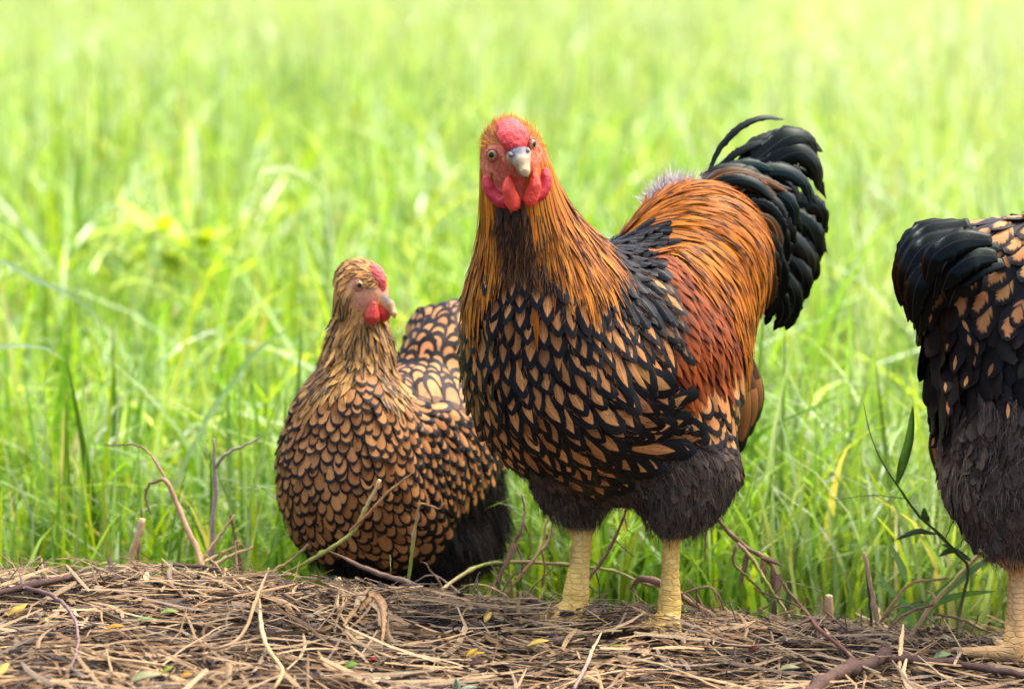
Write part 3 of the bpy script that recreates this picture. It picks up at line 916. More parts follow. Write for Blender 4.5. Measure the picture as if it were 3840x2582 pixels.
# ================================================================== the rooster
def build_rooster():
    F_ = norm([-0.64, -0.77, 0]); Lf = norm(np.cross([0, 0, 1.0], F_))     # forward and left of the bird
    base = np.array([P(2335, 2320, 0.0)[0], 0.0, 0.0])
    root = empty('rooster', base)
    set_props(root, 'large rooster facing the camera with red comb, golden neck and black tail', 'rooster')
    f = Field(base + [-0.27, -0.30, -0.02], base + [0.34, 0.42, 0.66], 0.0032)
    ax = axes_from(F_ + [0, 0, 0.10], [0, 0, 1.0])
    # trunk
    f.ell(P(2330, 1370, 0.02), (0.185, 0.125, 0.145), ax, 0.03)
    f.ell(P(2045, 1290, -0.075), (0.092, 0.098, 0.135), ax, 0.05)
    f.ell(P(2130, 1470, -0.05), (0.098, 0.096, 0.10), ax, 0.04)
    f.ell(P(2600, 1010, 0.135), (0.115, 0.088, 0.105), axes_from([0.5, 0.75, 0.42], [0, 0, 1.0]), 0.05)
    f.ell(P(2400, 1620, 0.03), (0.10, 0.09, 0.085), ax, 0.04)
    # wing on the camera side, slightly proud of the flank
    f.ell(P(2590, 1270, 0.005), (0.115, 0.026, 0.095), axes_from(P(2420, 1060, -0.06) - P(2760, 1560, 0.09), P(2700, 1150, 0.1) - P(2450, 1420, -0.05)), 0.025)
    # neck with its cape, head
    f.cone(P(2035, 1085, -0.085), P(1950, 730, -0.115), 0.081, 0.040, 0.035)
    f.cone(P(1955, 740, -0.115), P(1925, 620, -0.118), 0.038, 0.033, 0.02)
    hf = norm([0.22, -0.93, -0.22]); hup = norm(np.array([-0.24, 0.05, 1.0])); hx = axes_from(hf, hup)
    hc = P(1925, 600, -0.125)
    f.ell(hc, (0.040, 0.031, 0.043), hx, 0.02)
    f.ell(hc + hx[2] * 0.012 - hx[0] * 0.008, (0.034, 0.029, 0.034), hx, 0.015)
    for sgn in (-1, 1):                                                     # cheeks and brow
        f.ell(hc + hx[1] * sgn * 0.021 + hx[2] * -0.014 + hx[0] * 0.004, (0.021, 0.015, 0.026), hx, 0.012)
        f.ell(hc + hx[1] * sgn * 0.020 + hx[2] * 0.020 + hx[0] * 0.010, (0.018, 0.010, 0.008), hx, 0.010)
    f.ell(hc + hx[0] * 0.032 + hx[2] * 0.010, (0.014, 0.015, 0.018), hx, 0.012)
    # thighs, shanks, toes
    kneeL, kneeR = P(2175, 1965, 0.02), P(2520, 1965, -0.035)
    footL, footR = on_ground(2160, 2280, 0.012), on_ground(2510, 2322, 0.012)
    f.chain([P(2170, 1690, 0.03), P(2150, 1800, 0.025), kneeL], [0.056, 0.040, 0.018], 0.03)
    f.chain([P(2510, 1640, 0.0), P(2570, 1770, -0.02), P(2545, 1880, -0.03), kneeR], [0.078, 0.055, 0.034, 0.018], 0.03)
    shanks = [(kneeL + [0.006, 0, 0.01], footL + [0, 0, 0.018], 0.0122), (kneeR + [0, 0, 0.01], footR + [0, 0, 0.018], 0.0108)]
    for a, b, r in shanks:
        f.cone(a, b, r * 1.02, r * 0.98, 0.006)
        f.cone(a + (b - a) * 0.75, b, r * 0.98, r * 1.35, 0.006)
    claws = []
    for ft, yaw0 in ((footL, -2.15), (footR, -1.9)):
        for dy in (-0.5, 0.0, 0.5, math.pi):
            ln = 0.06 if abs(dy) < 0.1 else (0.05 if dy < 3 else 0.028)
            d = np.array([math.cos(yaw0 + dy), math.sin(yaw0 + dy), 0])
            m = ft + d * ln * 0.5; e = ft + d * ln
            m[2] = ground_z(m[0], m[1]) + 0.010; e[2] = ground_z(e[0], e[1]) + 0.007
            f.chain([ft + [0, 0, 0.006], m, e], [0.0115, 0.0080, 0.0055], 0.005)
            claws.append((e, e + d * 0.018 - [0, 0, 0.004]))
    scales_on_legs(f, shanks)
    V, Fc = f.mesh()
    # ---- flow guides, measured on the photograph
    G = [
        (1800, 800, -3, 10, 'hackle'), (2075, 790, 4, 10, 'hackle'), (2090, 860, 5, 10, 'hackle'), (2160, 920, 6, 10, 'hackle'), (2230, 1010, 6, 10, 'hackle'),
        (2130, 1010, 2, 10, 'hackle'), (2060, 930, 2, 10, 'hackle'), (1795, 900, -1, 10, 'hackle'), (1790, 1030, 0, 10, 'hackle'), (1850, 930, 0, 10, 'hackle'), (1835, 840, -1, 10, 'hackle'),
        (2180, 1040, 3, 10, 'hackle'), (2020, 800, 2, 10, 'hackle'),
        (1945, 830, 0, 10, 'throat'), (1930, 900, 0, 10, 'throat'), (1935, 980, 0, 10, 'throat'), (1985, 900, 0, 10, 'throat'), (2020, 1010, 1, 10, 'throat'), (1900, 860, 0, 10, 'throat'),
        (1860, 1130, -1, 10, 'breast'), (1950, 1075, 0, 10, 'breast'), (2090, 1110, 1, 10, 'breast'), (2240, 1170, 2, 10, 'breast'), (1790, 1250, -1, 10, 'breast'),
        (1950, 1250, 0, 10, 'breast'), (2120, 1250, 1, 10, 'breast'), (2270, 1270, 3, 10, 'breast'), (1800, 1420, 2, 10, 'breast'), (1950, 1430, 2, 10, 'breast'),
        (2100, 1420, 3, 10, 'breast'), (2240, 1400, 4, 10, 'breast'), (1890, 1560, 4, 10, 'breast'), (2040, 1590, 5, 9, 'breast'), (2180, 1560, 6, 8, 'breast'), (2340, 1280, 4, 10, 'breast'),
        (1960, 1690, 5, 9, 'breast'), (2090, 1720, 4, 9, 'breast'), (1800, 1130, 0, 10, 'hackle'),
        (2370, 1380, 6, 8, 'flank'), (2340, 1480, 8, 6, 'flank'), (2300, 1600, 8, 6, 'flank'), (2420, 1530, 9, 3, 'flank'), (2480, 1610, 10, 0, 'flank'), (2530, 1540, 10, -2, 'flank'),
        (2250, 1720, 5, 9, 'flank'), (2380, 1690, 8, 5, 'flank'), (2210, 1800, 4, 9, 'flank'), (2330, 1770, 5, 8, 'flank'), (2450, 1450, 8, 6, 'flank'), (2430, 1700, 10, 2, 'flank'), (2560, 1640, 10, 0, 'flank'),
        (2290, 880, 8, 5, 'shoulder'), (2390, 900, 9, 5, 'shoulder'), (2350, 980, 7, 8, 'shoulder'), (2440, 1020, 8, 7, 'shoulder'), (2400, 1110, 6, 9, 'shoulder'), (2480, 1150, 7, 9, 'shoulder'),
        (2330, 1080, 5, 9, 'shoulder'), (2430, 1230, 6, 9, 'border'), (2475, 1330, 6, 9, 'border'), (2520, 1200, 7, 8, 'border'), (2530, 1290, 6, 9, 'border'), (2500, 1110, 7, 8, 'border'), (2460, 1400, 6, 9, 'border'),
        (2550, 1130, 7, 8, 'wingbow'), (2570, 1250, 6, 9, 'wingbow'), (2650, 1280, 5, 10, 'wingbow'), (2610, 1400, 4, 10, 'wingbow'), (2700, 1400, 3, 10, 'wingbow'),
        (2550, 1370, 5, 9, 'wingbow'), (2740, 1300, 4, 10, 'wingbow'), (2680, 1190, 6, 8, 'wingbow'), (2570, 1470, 4, 9, 'wingbow'),
        (2680, 1530, 3, 10, 'wingbar'), (2750, 1500, 2, 10, 'wingbar'), (2620, 1560, 4, 10, 'wingbar'),
        (2400, 830, 10, 1, 'saddle'), (2500, 770, 10, 0, 'saddle'), (2600, 720, 10, -2, 'saddle'), (2520, 850, 10, 3, 'saddle'), (2640, 800, 10, 1, 'saddle'), (2760, 760, 10, 2, 'saddle'),
        (2620, 920, 9, 4, 'saddle'), (2740, 900, 9, 5, 'saddle'), (2820, 950, 7, 8, 'saddle'), (2700, 1030, 8, 7, 'saddle'), (2800, 1080, 5, 9, 'saddle'), (2560, 960, 9, 5, 'saddle'),
        (2850, 1120, 3, 10, 'saddle'), (2780, 1200, 4, 10, 'saddle'), (2830, 1230, 2, 10, 'saddle'), (2500, 1000, 8, 6, 'wingbow'),
        (2090, 1850, 1, 10, 'thigh'), (2150, 1880, 1, 10, 'thigh'), (2040, 1790, 2, 10, 'thigh'), (2600, 1780, 3, 10, 'thigh'), (2700, 1760, 3, 10, 'thigh'), (2530, 1870, 0, 10, 'thigh'), (2640, 1850, 0, 10, 'thigh'),
        (2420, 1830, 5, 10, 'thigh'), (2460, 1780, 6, 9, 'thigh'), (2650, 1690, 6, 8, 'thigh'),
        (2185, 1990, 0, 10, 'leg'), (2180, 2100, 0, 10, 'leg'), (2160, 2250, 0, 10, 'leg'), (2520, 2000, 0, 10, 'leg'), (2520, 2150, 0, 10, 'leg'), (2510, 2290, 0, 10, 'leg'),
        (1850, 640, -3, 10, 'face'), (2010, 620, 3, 10, 'face'), (1930, 640, 0, 10, 'face'), (1960, 700, 0, 10, 'face'), (1930, 760, 0, 10, 'face'), (1860, 580, -3, 8, 'face'), (1990, 560, 2, 10, 'face'), (1850, 700, -2, 10, 'face'), (2010, 700, 2, 10, 'face'),
        (1860, 510, -6, -8, 'crown'), (1990, 500, 3, -10, 'crown'), (1920, 500, 0, -10, 'crown'),
    ]
    styles = {
        'hackle': dict(r=0.0058, L=0.092, W=0.0088, lift=0.007, out='lance', cup=0.35, swing=0.05, shift=0.45, lv=0.14, tints=[(1.1, 1.15, 1.2), (0.9, 0.8, 0.7), (1.25, 1.3, 1.4), (0.75, 0.6, 0.5), (1.1, 1.0, 0.9)], cols=np.array([-1, 0, 1.0])),
        'throat': dict(r=0.0075, L=0.028, W=0.0095, lift=0.006, out='lance', tints=[(1, 1, 1), (1.8, 1.6, 1.5), (0.7, 0.7, 0.7)]),
        'breast': dict(r=0.0160, L=0.046, W=0.0240, lift=0.0068, out='spade', cup=0.2, swing=0.10, lv=0.16, rag=0.09, roll=0.14, tints=[(1, 1, 1), (1.15, 1.15, 1.15), (0.85, 0.8, 0.78), (0.62, 0.58, 0.55), (1.05, 1.0, 0.95)]),
        'flank': dict(r=0.0205, L=0.060, W=0.030, lift=0.008, out='oval', cup=0.2, swing=0.15, lv=0.16, rag=0.09, roll=0.15, tv=0.18),
        'shoulder': dict(r=0.0125, L=0.052, W=0.021, lift=0.007, out='round', cup=0.3, swing=0.1, tv=0.2),
        'wingbow': dict(r=0.0088, L=0.045, W=0.0150, lift=0.006, out='lance', cup=0.3, swing=0.1, tints=[(1, 1, 1), (1.3, 1.4, 1.5), (0.75, 0.7, 0.7), (1.15, 1.1, 1.0), (0.55, 0.5, 0.5)]),
        'border': dict(r=0.0120, L=0.042, W=0.0185, lift=0.007, out='spade', cup=0.25, swing=0.14, tints=[(1.15, 1.05, 0.9), (0.4, 0.45, 0.5), (1.0, 0.9, 0.8), (0.3, 0.3, 0.35)]),
        'thigh': dict(r=0.0085, L=0.032, W=0.0150, lift=0.006, out='oval', cup=0.3, swing=0.2, lv=0.2, rag=0.25, roll=0.3, tints=[(1, 1, 1), (0.7, 0.7, 0.72), (1.3, 1.2, 1.1), (0.5, 0.5, 0.52), (0.85, 0.85, 0.88)]),
        'wingbar': dict(r=0.014, L=0.060, W=0.024, lift=0.006, out='round', cup=0.2, swing=0.05),
        'saddle': dict(r=0.0068, L=0.085, W=0.0102, lift=0.007, out='lance', cup=0.35, swing=0.07, lv=0.15, tints=[(1.05, 0.95, 0.8), (1.2, 1.15, 1.0), (0.85, 0.7, 0.6), (1.1, 1.1, 1.1), (0.95, 0.8, 0.6)], cols=np.array([-1, 0, 1.0])),
    }
    pl = Plumage(f, P(2330, 1370, 0.02), Lf, G, styles)
    # back and far side default flow so hidden feathers still lie backwards and down
    # ---- body colours by region
    st = pl.style(V)
    base_col = {'hackle': (0.20, 0.075, 0.012), 'throat': (0.03, 0.022, 0.018), 'breast': (0.015, 0.013, 0.012), 'flank': (0.015, 0.013, 0.012), 'shoulder': (0.012, 0.013, 0.016),
                'wingbow': (0.10, 0.025, 0.006), 'border': (0.012, 0.012, 0.014), 'wingbar': (0.05, 0.02, 0.008), 'saddle': (0.16, 0.055, 0.01), 'thigh': (0.05, 0.042, 0.038), 'leg': (0.05, 0.042, 0.038),
                'face': lin(214, 104, 84, 0.8), 'crown': lin(176, 100, 50, 0.7)}
    c = np.array([base_col.get(n, (0.02, 0.02, 0.02)) for n in pl.names])[st]
    fz = (st == pl.names.index('face')) | (st == pl.names.index('crown'))
    spk = smooth(0.35, 0.9, RNG.random(len(V)))[:, None] * smooth(0.0, 0.03, np.abs((V - hc) @ hx[1]) )[:, None] * fz[:, None] * 0.75
    c = c * (1 - spk) + np.array(lin(222, 160, 118, 0.8)) * spk
    legm = smooth(0.004, -0.004, V[:, 2] - min(kneeL[2], kneeR[2]) + 0.004)[:, None]
    c = c * (1 - legm) + np.array(lin(252, 216, 122, 0.92))[None] * legm
    dirt = smooth(0.03, 0.004, V[:, 2] - ground_z(V[:, 0], V[:, 1]))[:, None] * 0.35
    c = c * (1 - dirt) + np.array([0.22, 0.15, 0.08]) * dirt
    body = mesh_ob('body', V, Fc, M_SKIN, root, col=c)
    leg_skin(body, V, Fc, kneeL[2] - 0.002)
    # ---- feathers
    p, s = pl.sample(V[~((V[:, 2] < kneeL[2] + 0.022))], 3)
    kind = {'hackle': ('hackle_feather', 'hackle_plumage', M_HACKLE, 180), 'throat': ('throat_feather', 'throat_plumage', M_THROAT, 30), 'breast': ('breast_feather', 'breast_plumage', M_SPADE, 260),
            'flank': ('flank_feather', 'flank_plumage', M_SPADE, 70), 'shoulder': ('shoulder_feather', 'shoulder_plumage', M_DARK, 90),
            'thigh': ('thigh_feather', 'thigh_plumage', M_DOWNF, 0), 'border': ('wing_border_feather', 'wing_border_plumage', M_SPADE, 60), 'saddle': ('saddle_feather', 'saddle_plumage', M_SADDLE, 220)}
    for i, nme in enumerate(pl.names):
        if nme not in kind or not (s == i).any(): continue
        fn, rest, mat, lim = kind[nme]
        emit(fn, body, *grow(pl, p[s == i], styles[nme], 100 + i), mat, lim, rest)
    # wing: rust bow and laced bar under one wing part
    wing = None
    iw = pl.names.index('wingbow'); ib = pl.names.index('wingbar')
    wp = p[s == iw]; vis = ((wp - P(2330, 1370, 0.02)) @ Lf) > 0
    V0, uv0, t0, k0, m0 = grow(pl, wp, styles['wingbow'], 140)
    for side_, msk in (('near', vis), ('far', ~vis)):
        if not msk.any(): continue
        Vs = V0[msk]; nv = Vs.shape[1]; o_ = np.argsort(-Vs[:, :, 2].mean(1)); half = len(o_) // 3
        FF = (feather_faces(k0, m0)[None] + (np.arange(half) * nv)[:, None, None]).reshape(-1, 4)
        w_ = mesh_ob('wing', Vs[o_[:half]].reshape(-1, 3), FF, M_RUST, root, col=np.repeat(t0[msk][o_[:half]], nv, 0), uv=np.tile(uv0, (half, 1)))
        emit('wing_feather', w_, Vs[o_[half:]], uv0, t0[msk][o_[half:]], k0, m0, M_RUST, 150 if side_ == 'near' else 0, 'wing_plumage')
        if side_ == 'near': wing = w_
    emit('wing_bar_feather', wing, *grow(pl, p[s == ib], styles['wingbar'], 141), M_LACED, 30, 'wing_bar_plumage')
    # flight feathers of the folded wing, brown with a black edge
    out = norm(CAM_POS - P(2750, 1500, 0.06)) * 0.8 + np.array([0.6, 0, 0])
    for j, (a, b, w) in enumerate([((2640, 1400), (2660, 1600), 0.022), ((2700, 1380), (2705, 1640), 0.024), ((2740, 1380), (2745, 1670), 0.026), ((2780, 1370), (2775, 1700), 0.028), ((2800, 1380), (2805, 1640), 0.030), ((2815, 1350), (2830, 1590), 0.028)]):
        Y = 0.075 + 0.012 * j
        mid = ((a[0] + b[0]) / 2 + 18, (a[1] + b[1]) / 2)
        v, q, uv = ribbon_feather([P(*a, Y - 0.01), P(*mid, Y - 0.012), P(*b, Y)], w, out, 'round', 0.2, seed=j)
        mesh_ob('flight_feather', v, q, M_LACED, wing, col=np.repeat([(0.62, 0.55, 0.5)], len(v), 0) * random.uniform(0.85, 1.15), uv=uv)
    # ---- tail: a core with sickle and main tail feathers
    tb = P(2760, 760, 0.22)
    blob('tail', root, [('c', P(2700, 800, 0.17), P(2860, 740, 0.25), 0.034, 0.028), ('c', P(2800, 900, 0.2), P(2900, 980, 0.24), 0.05, 0.035)], 0.005, M_SKIN, (0.012, 0.012, 0.013))
    tail = bpy.data.objects[[o.name for o in root.children if o.name.startswith('tail')][0]]
    view = norm(CAM_POS - tb)
    T_ = [  # (path of pixels, depth start, depth end, width, tint)
        ([(2660, 640), (2700, 555), (2770, 480), (2860, 440), (2942, 448)], 0.20, 0.26, 0.014, 0),
        ([(2690, 650), (2750, 580), (2830, 540), (2900, 520)], 0.215, 0.25, 0.016, 0), ([(2800, 700), (2920, 640), (3020, 640), (3090, 700)], 0.25, 0.28, 0.02, 2), ([(2840, 800), (2980, 800), (3070, 880), (3080, 960)], 0.26, 0.28, 0.022, 1),
        ([(2770, 620), (2830, 540), (2900, 505), (2950, 498), (3000, 520)], 0.24, 0.29, 0.026, 0),
        ([(2760, 680), (2860, 580), (2960, 510), (3030, 520), (3068, 590)], 0.22, 0.27, 0.045, 1),
        ([(2780, 700), (2900, 610), (3000, 570), (3060, 620), (3075, 720)], 0.22, 0.26, 0.042, 0),
        ([(2760, 690), (2850, 640), (2950, 640), (3020, 690), (3045, 775)], 0.19, 0.22, 0.032, 2),
        ([(2700, 655), (2760, 622), (2830, 618), (2900, 640)], 0.18, 0.20, 0.024, 3),
        ([(2820, 780), (2930, 760), (3030, 760), (3080, 800), (3085, 880)], 0.24, 0.27, 0.046, 0),
        ([(2840, 830), (2950, 810), (3030, 850), (3060, 930), (3050, 1000)], 0.22, 0.25, 0.046, 1),
        ([(2850, 880), (2960, 880), (3020, 940), (3035, 1010), (3000, 1060)], 0.20, 0.23, 0.044, 0),
        ([(2860, 930), (2960, 960), (3010, 1040), (2990, 1110), (2960, 1140)], 0.20, 0.22, 0.042, 0),
        ([(2860, 990), (2940, 1040), (2980, 1110), (2965, 1180), (2920, 1230)], 0.19, 0.21, 0.040, 1),
        ([(2800, 720), (2900, 720), (2970, 770), (2985, 850)], 0.17, 0.19, 0.030, 2),
        ([(2850, 820), (2910, 850), (2940, 930), (2930, 1010)], 0.165, 0.18, 0.034, 0),
        ([(2860, 900), (2910, 960), (2930, 1050), (2905, 1140)], 0.16, 0.175, 0.034, 0),
        ([(2740, 700), (2820, 690), (2890, 730), (2930, 790)], 0.155, 0.17, 0.026, 4),
        ([(2720, 660), (2800, 655), (2880, 680), (2950, 715)], 0.165, 0.18, 0.022, 4),
        ([(2860, 760), (2920, 800), (2960, 870), (2960, 950)], 0.175, 0.19, 0.036, 0),
        ([(2800, 690), (2880, 650), (2960, 690), (3000, 760)], 0.20, 0.22, 0.040, 0),
        ([(2880, 1050), (2930, 1120), (2935, 1180), (2900, 1240)], 0.175, 0.185, 0.030, 0),
        ([(2800, 760), (2870, 770), (2925, 830), (2940, 900)], 0.150, 0.160, 0.024, 0), ([(2830, 800), (2890, 830), (2920, 900), (2915, 980)], 0.148, 0.156, 0.024, 4),
        ([(2840, 850), (2895, 890), (2918, 960), (2905, 1040)], 0.146, 0.152, 0.022, 0), ([(2850, 900), (2895, 950), (2910, 1020), (2890, 1100)], 0.142, 0.150, 0.022, 0),
        ([(2850, 960), (2885, 1010), (2895, 1080), (2875, 1160)], 0.138, 0.146, 0.020, 4), ([(2770, 730), (2850, 720), (2920, 760), (2955, 820)], 0.158, 0.170, 0.024, 0),
        ([(2850, 1010), (2890, 1070), (2895, 1140), (2870, 1220)], 0.145, 0.150, 0.022, 0),
    ]
    tints = [(1, 1, 1), (1.5, 1.8, 1.4), (0.9, 2.2, 2.4), (0.6, 3.2, 3.0), (30, 9, 2.2)]
    T_ += [([(2640, 690), (2720, 650), (2800, 648), (2880, 690)], 0.15, 0.17, 0.026, 4), ([(2660, 700), (2750, 670), (2840, 690), (2905, 750)], 0.145, 0.16, 0.026, 0), ([(2630, 665), (2700, 635), (2780, 628), (2850, 650)], 0.17, 0.19, 0.026, 0)]
    gj = np.random.default_rng(5)
    T_ += [([(a + gj.normal(0, 9) + (18 if i == len(q[0]) - 1 else 0), b + gj.normal(0, 9) + (10 * gj.normal() if i == len(q[0]) - 1 else 0)) for i, (a, b) in enumerate(q[0])], q[1] + 0.012, q[2] + 0.016, q[3] * 0.8, q[4] if q[4] < 2 else 0) for q in T_[1:19]]
    for j, (path, y0, y1, w, ti) in enumerate(T_):
        n = len(path)
        pts = [P(a, b, y0 + (y1 - y0) * i / (n - 1)) for i, (a, b) in enumerate(path)]
        d = norm(pts[-1] - pts[0])
        hint = view + np.array([0.1, 0, 0.5]) + d * 0.3 + np.random.default_rng(j).normal(0, 0.12, 3)
        v, q, uv = ribbon_feather(pts, w * 0.72, hint, ['oval', 'spade', 'oval', 'spade'][j % 4], 0.26, seed=50 + j, ragged=0.12)
        mesh_ob('tail_feather', v, q, M_TAIL, tail, col=np.repeat([tints[ti]], len(v), 0), uv=uv)
    # ---- down on thighs, throat and the far hip
    g = np.random.default_rng(9)
    ct = V[Fc].mean(1); sp = pl.style(ct)
    tm = ct[((sp == pl.names.index('thigh')) | (sp == pl.names.index('leg'))) & (ct[:, 2] > kneeL[2] + 0.004)]
    idx = g.integers(0, len(tm), 8000)
    hairs(pl, tm[idx] + pl.f.normal(tm[idx]) * 0.004, 0.016, 0.22, 0.0008, [lin(84, 76, 70), lin(100, 90, 82), lin(62, 57, 55), lin(124, 108, 92), lin(46, 43, 43)], 5, 'thigh_down', body, M_DOWN, shiver=0.4, down=0.25)
    hip = f.project(np.repeat(P(2505, 735, 0.17)[None], 2600, 0) + g.normal(0, 1, (2600, 3)) * [0.015, 0.02, 0.010])
    hairs(pl, hip, 0.019, 0.9, 0.0010, [lin(176, 164, 166), lin(196, 186, 184), lin(150, 140, 142)], 6, 'back_down', body, M_DOWN, shiver=0.35)
    th = ct[sp == pl.names.index('throat')]; idx = g.integers(0, len(th), 2600)
    hairs(pl, th[idx], 0.018, 0.42, 0.0009, [lin(92, 66, 46), lin(60, 46, 38), lin(122, 84, 52), lin(38, 32, 30)], 11, 'throat_down', body, M_DOWN, shiver=0.3, down=0.2)
    soft_ = ct[np.isin(sp, [pl.names.index(q) for q in ('breast', 'flank', 'shoulder', 'border')])]; idx = g.integers(0, len(soft_), 4200)
    hairs(pl, soft_[idx] + f.normal(soft_[idx]) * 0.006, 0.011, 0.25, 0.00045, [lin(40, 34, 32), lin(150, 104, 62), lin(84, 62, 46), lin(30, 28, 30)], 12, 'breast_filoplume', body, M_DOWN, shiver=0.35)
    # face stubble and crown tufts
    fm = ct[(sp == pl.names.index('face'))]; idx = g.integers(0, len(fm), 3200)
    hairs(pl, fm[idx], 0.0062, 0.22, 0.0006, [lin(222, 150, 100), lin(206, 120, 80), lin(232, 184, 146), lin(180, 70, 60)], 7, 'face_stubble', body, M_DOWN, shiver=0.25)
    cm = ct[(sp == pl.names.index('crown'))]; idx = g.integers(0, len(cm), 1500)
    hairs(pl, cm[idx], 0.011, 0.35, 0.0009, [lin(206, 140, 66), lin(180, 108, 44), lin(150, 90, 40)], 8, 'crown_tuft', body, M_DOWN, shiver=0.22)
    # ---- head parts
    red = np.array(lin(236, 74, 76, 0.88)); H = lambda a, b, c_: hc + hx[0] * a + hx[1] * b + hx[2] * c_
    blob('comb', root, [('e', H(0.038, 0, 0.029), (0.008, 0.010, 0.007), hx), ('e', H(0.032, 0, 0.035), (0.010, 0.0165, 0.009), hx), ('e', H(0.024, 0.000, 0.042), (0.012, 0.0172, 0.009), hx), ('e', H(0.008, 0.000, 0.045), (0.013, 0.014, 0.008), hx)],
         0.0009, M_FLESH, red, 0.0006, 2300, 0.008, seed=2)
    def beak_col(V_):
        q = (V_ - hc) @ hx.T
        top = (smooth(0.0065, 0.0015, np.interp(q[:, 0], [0.036, 0.044, 0.058, 0.066, 0.071], [0.030, 0.030, 0.0245, 0.0150, 0.004]) - q[:, 2]) * smooth(0.070, 0.052, q[:, 0]))[:, None]; tipd = smooth(0.006, 0.001, q[:, 2])[:, None] * smooth(0.060, 0.066, q[:, 0])[:, None]
        side_ = smooth(0.004, 0.010, np.abs(q[:, 1]))[:, None]
        c_ = np.array(lin(228, 204, 158, 0.85)) * (1 - top) + np.array(lin(92, 98, 112)) * top
        c_ = c_ * (1 - 0.5 * side_) + np.array(lin(90, 84, 78)) * 0.5 * side_
        return c_ * (1 - tipd) + np.array(lin(60, 54, 52)) * tipd
    blob('beak', root, [('e', H(0.042, 0, 0.019), (0.012, 0.0140, 0.0115), hx), ('c', H(0.044, 0, 0.019), H(0.056, 0, 0.016), 0.0112, 0.0088), ('c', H(0.056, 0, 0.016), H(0.065, 0, 0.009), 0.0088, 0.0052), ('c', H(0.065, 0, 0.009), H(0.068, 0, 0.002), 0.0052, 0.0020)],
         0.001, M_HORN, red, cfun=beak_col, k=0.004)
    blob('lower_beak', root, [('c', H(0.036, 0, 0.006), H(0.056, 0, 0.002), 0.0095, 0.0045)], 0.001, M_HORN, lin(150, 132, 112), k=0.004)
    for sgn in (-1, 1):
        blob('nostril', root, [('e', H(0.047, sgn * 0.0100, 0.025), (0.005, 0.003, 0.003), hx)], 0.0007, M_HORN, lin(120, 116, 120))
    # wattles hang straight down either side of the beak
    wl = [((1913, 648), (1906, 712), (1926, 768)), ((2006, 640), (2006, 698), (1989, 752))]
    for a, b, c_ in wl:
        A, B, C_ = P(*a, -0.160), P(*b, -0.172), P(*c_, -0.172)
        wx = np.array([[1, 0, 0], [0, 1, 0], [0, 0, 1.0]])
        blob('wattle', root, [('c', A, B, 0.0034, 0.0048), ('e', B, (0.0054, 0.0045, 0.015), wx), ('e', C_ + [0, 0, 0.004], (0.0072, 0.0050, 0.010), wx), ('c', B, C_, 0.0050, 0.0055)], 0.0010, M_FLESH, np.array(lin(240, 76, 58, 0.9)), 0.0004, 2600, 0.006, seed=4)
    # ear lobes: thin drooping flaps with a thicker rim
    for pts in ([(1826, 672), (1836, 715), (1862, 748), (1895, 762)], [(2042, 645), (2046, 690), (2030, 725), (2004, 740)]):
        Q = [P(a, b, -0.146 - 0.012 * i / 3) for i, (a, b) in enumerate(pts)]
        Q = list(catmull(Q, 9)); prims = [('c', Q[i], Q[i + 1], 0.0040, 0.0040) for i in range(8)]
        inner = P(1925, 690, -0.140)
        for i in range(9):
            prims.append(('c', Q[i], Q[i] + (inner - Q[i]) * 0.38, 0.0036, 0.0032))
        blob('ear_lobe', root, prims, 0.0011, M_FLESH, np.array(lin(206, 40, 62, 0.8)), 0.0003, 900, 0.006)
    for sgn, (px, py) in ((-1, (1847, 581)), (1, (1994, 540))):
        e = f.raycast(px, py)
        out_ = hx[1] * (-1 if (hx[1] @ _r) * sgn < 0 else 1)
        gz_ = norm(out_ * 0.75 + hx[0] * 0.75)
        if sgn < 0: gz_ = norm(norm(CAM_POS - e) * 0.9 - _r * 0.35)
        if e is None: continue
        eye(root, e - norm(gz_) * 0.0034, gz_, 0.0078)
        R_ = axes_from(gz_, hx[2]); ring = []
        for j in range(10):
            a0, a1 = 2 * math.pi * j / 10, 2 * math.pi * (j + 1) / 10
            q = lambda a: e + gz_ * 0.0008 + R_[1] * math.cos(a) * 0.0062 + R_[2] * math.sin(a) * 0.0066
            ring.append(('c', q(a0), q(a1), 0.0016, 0.0016))
        blob('eyelid', root, ring, 0.0008, M_FLESH, lin(176, 84, 66, 0.8), k=0.001)
    for a, b in claws: claw(root, a, b)
    return f, pl
_t = __import__('time').time()
build_rooster()

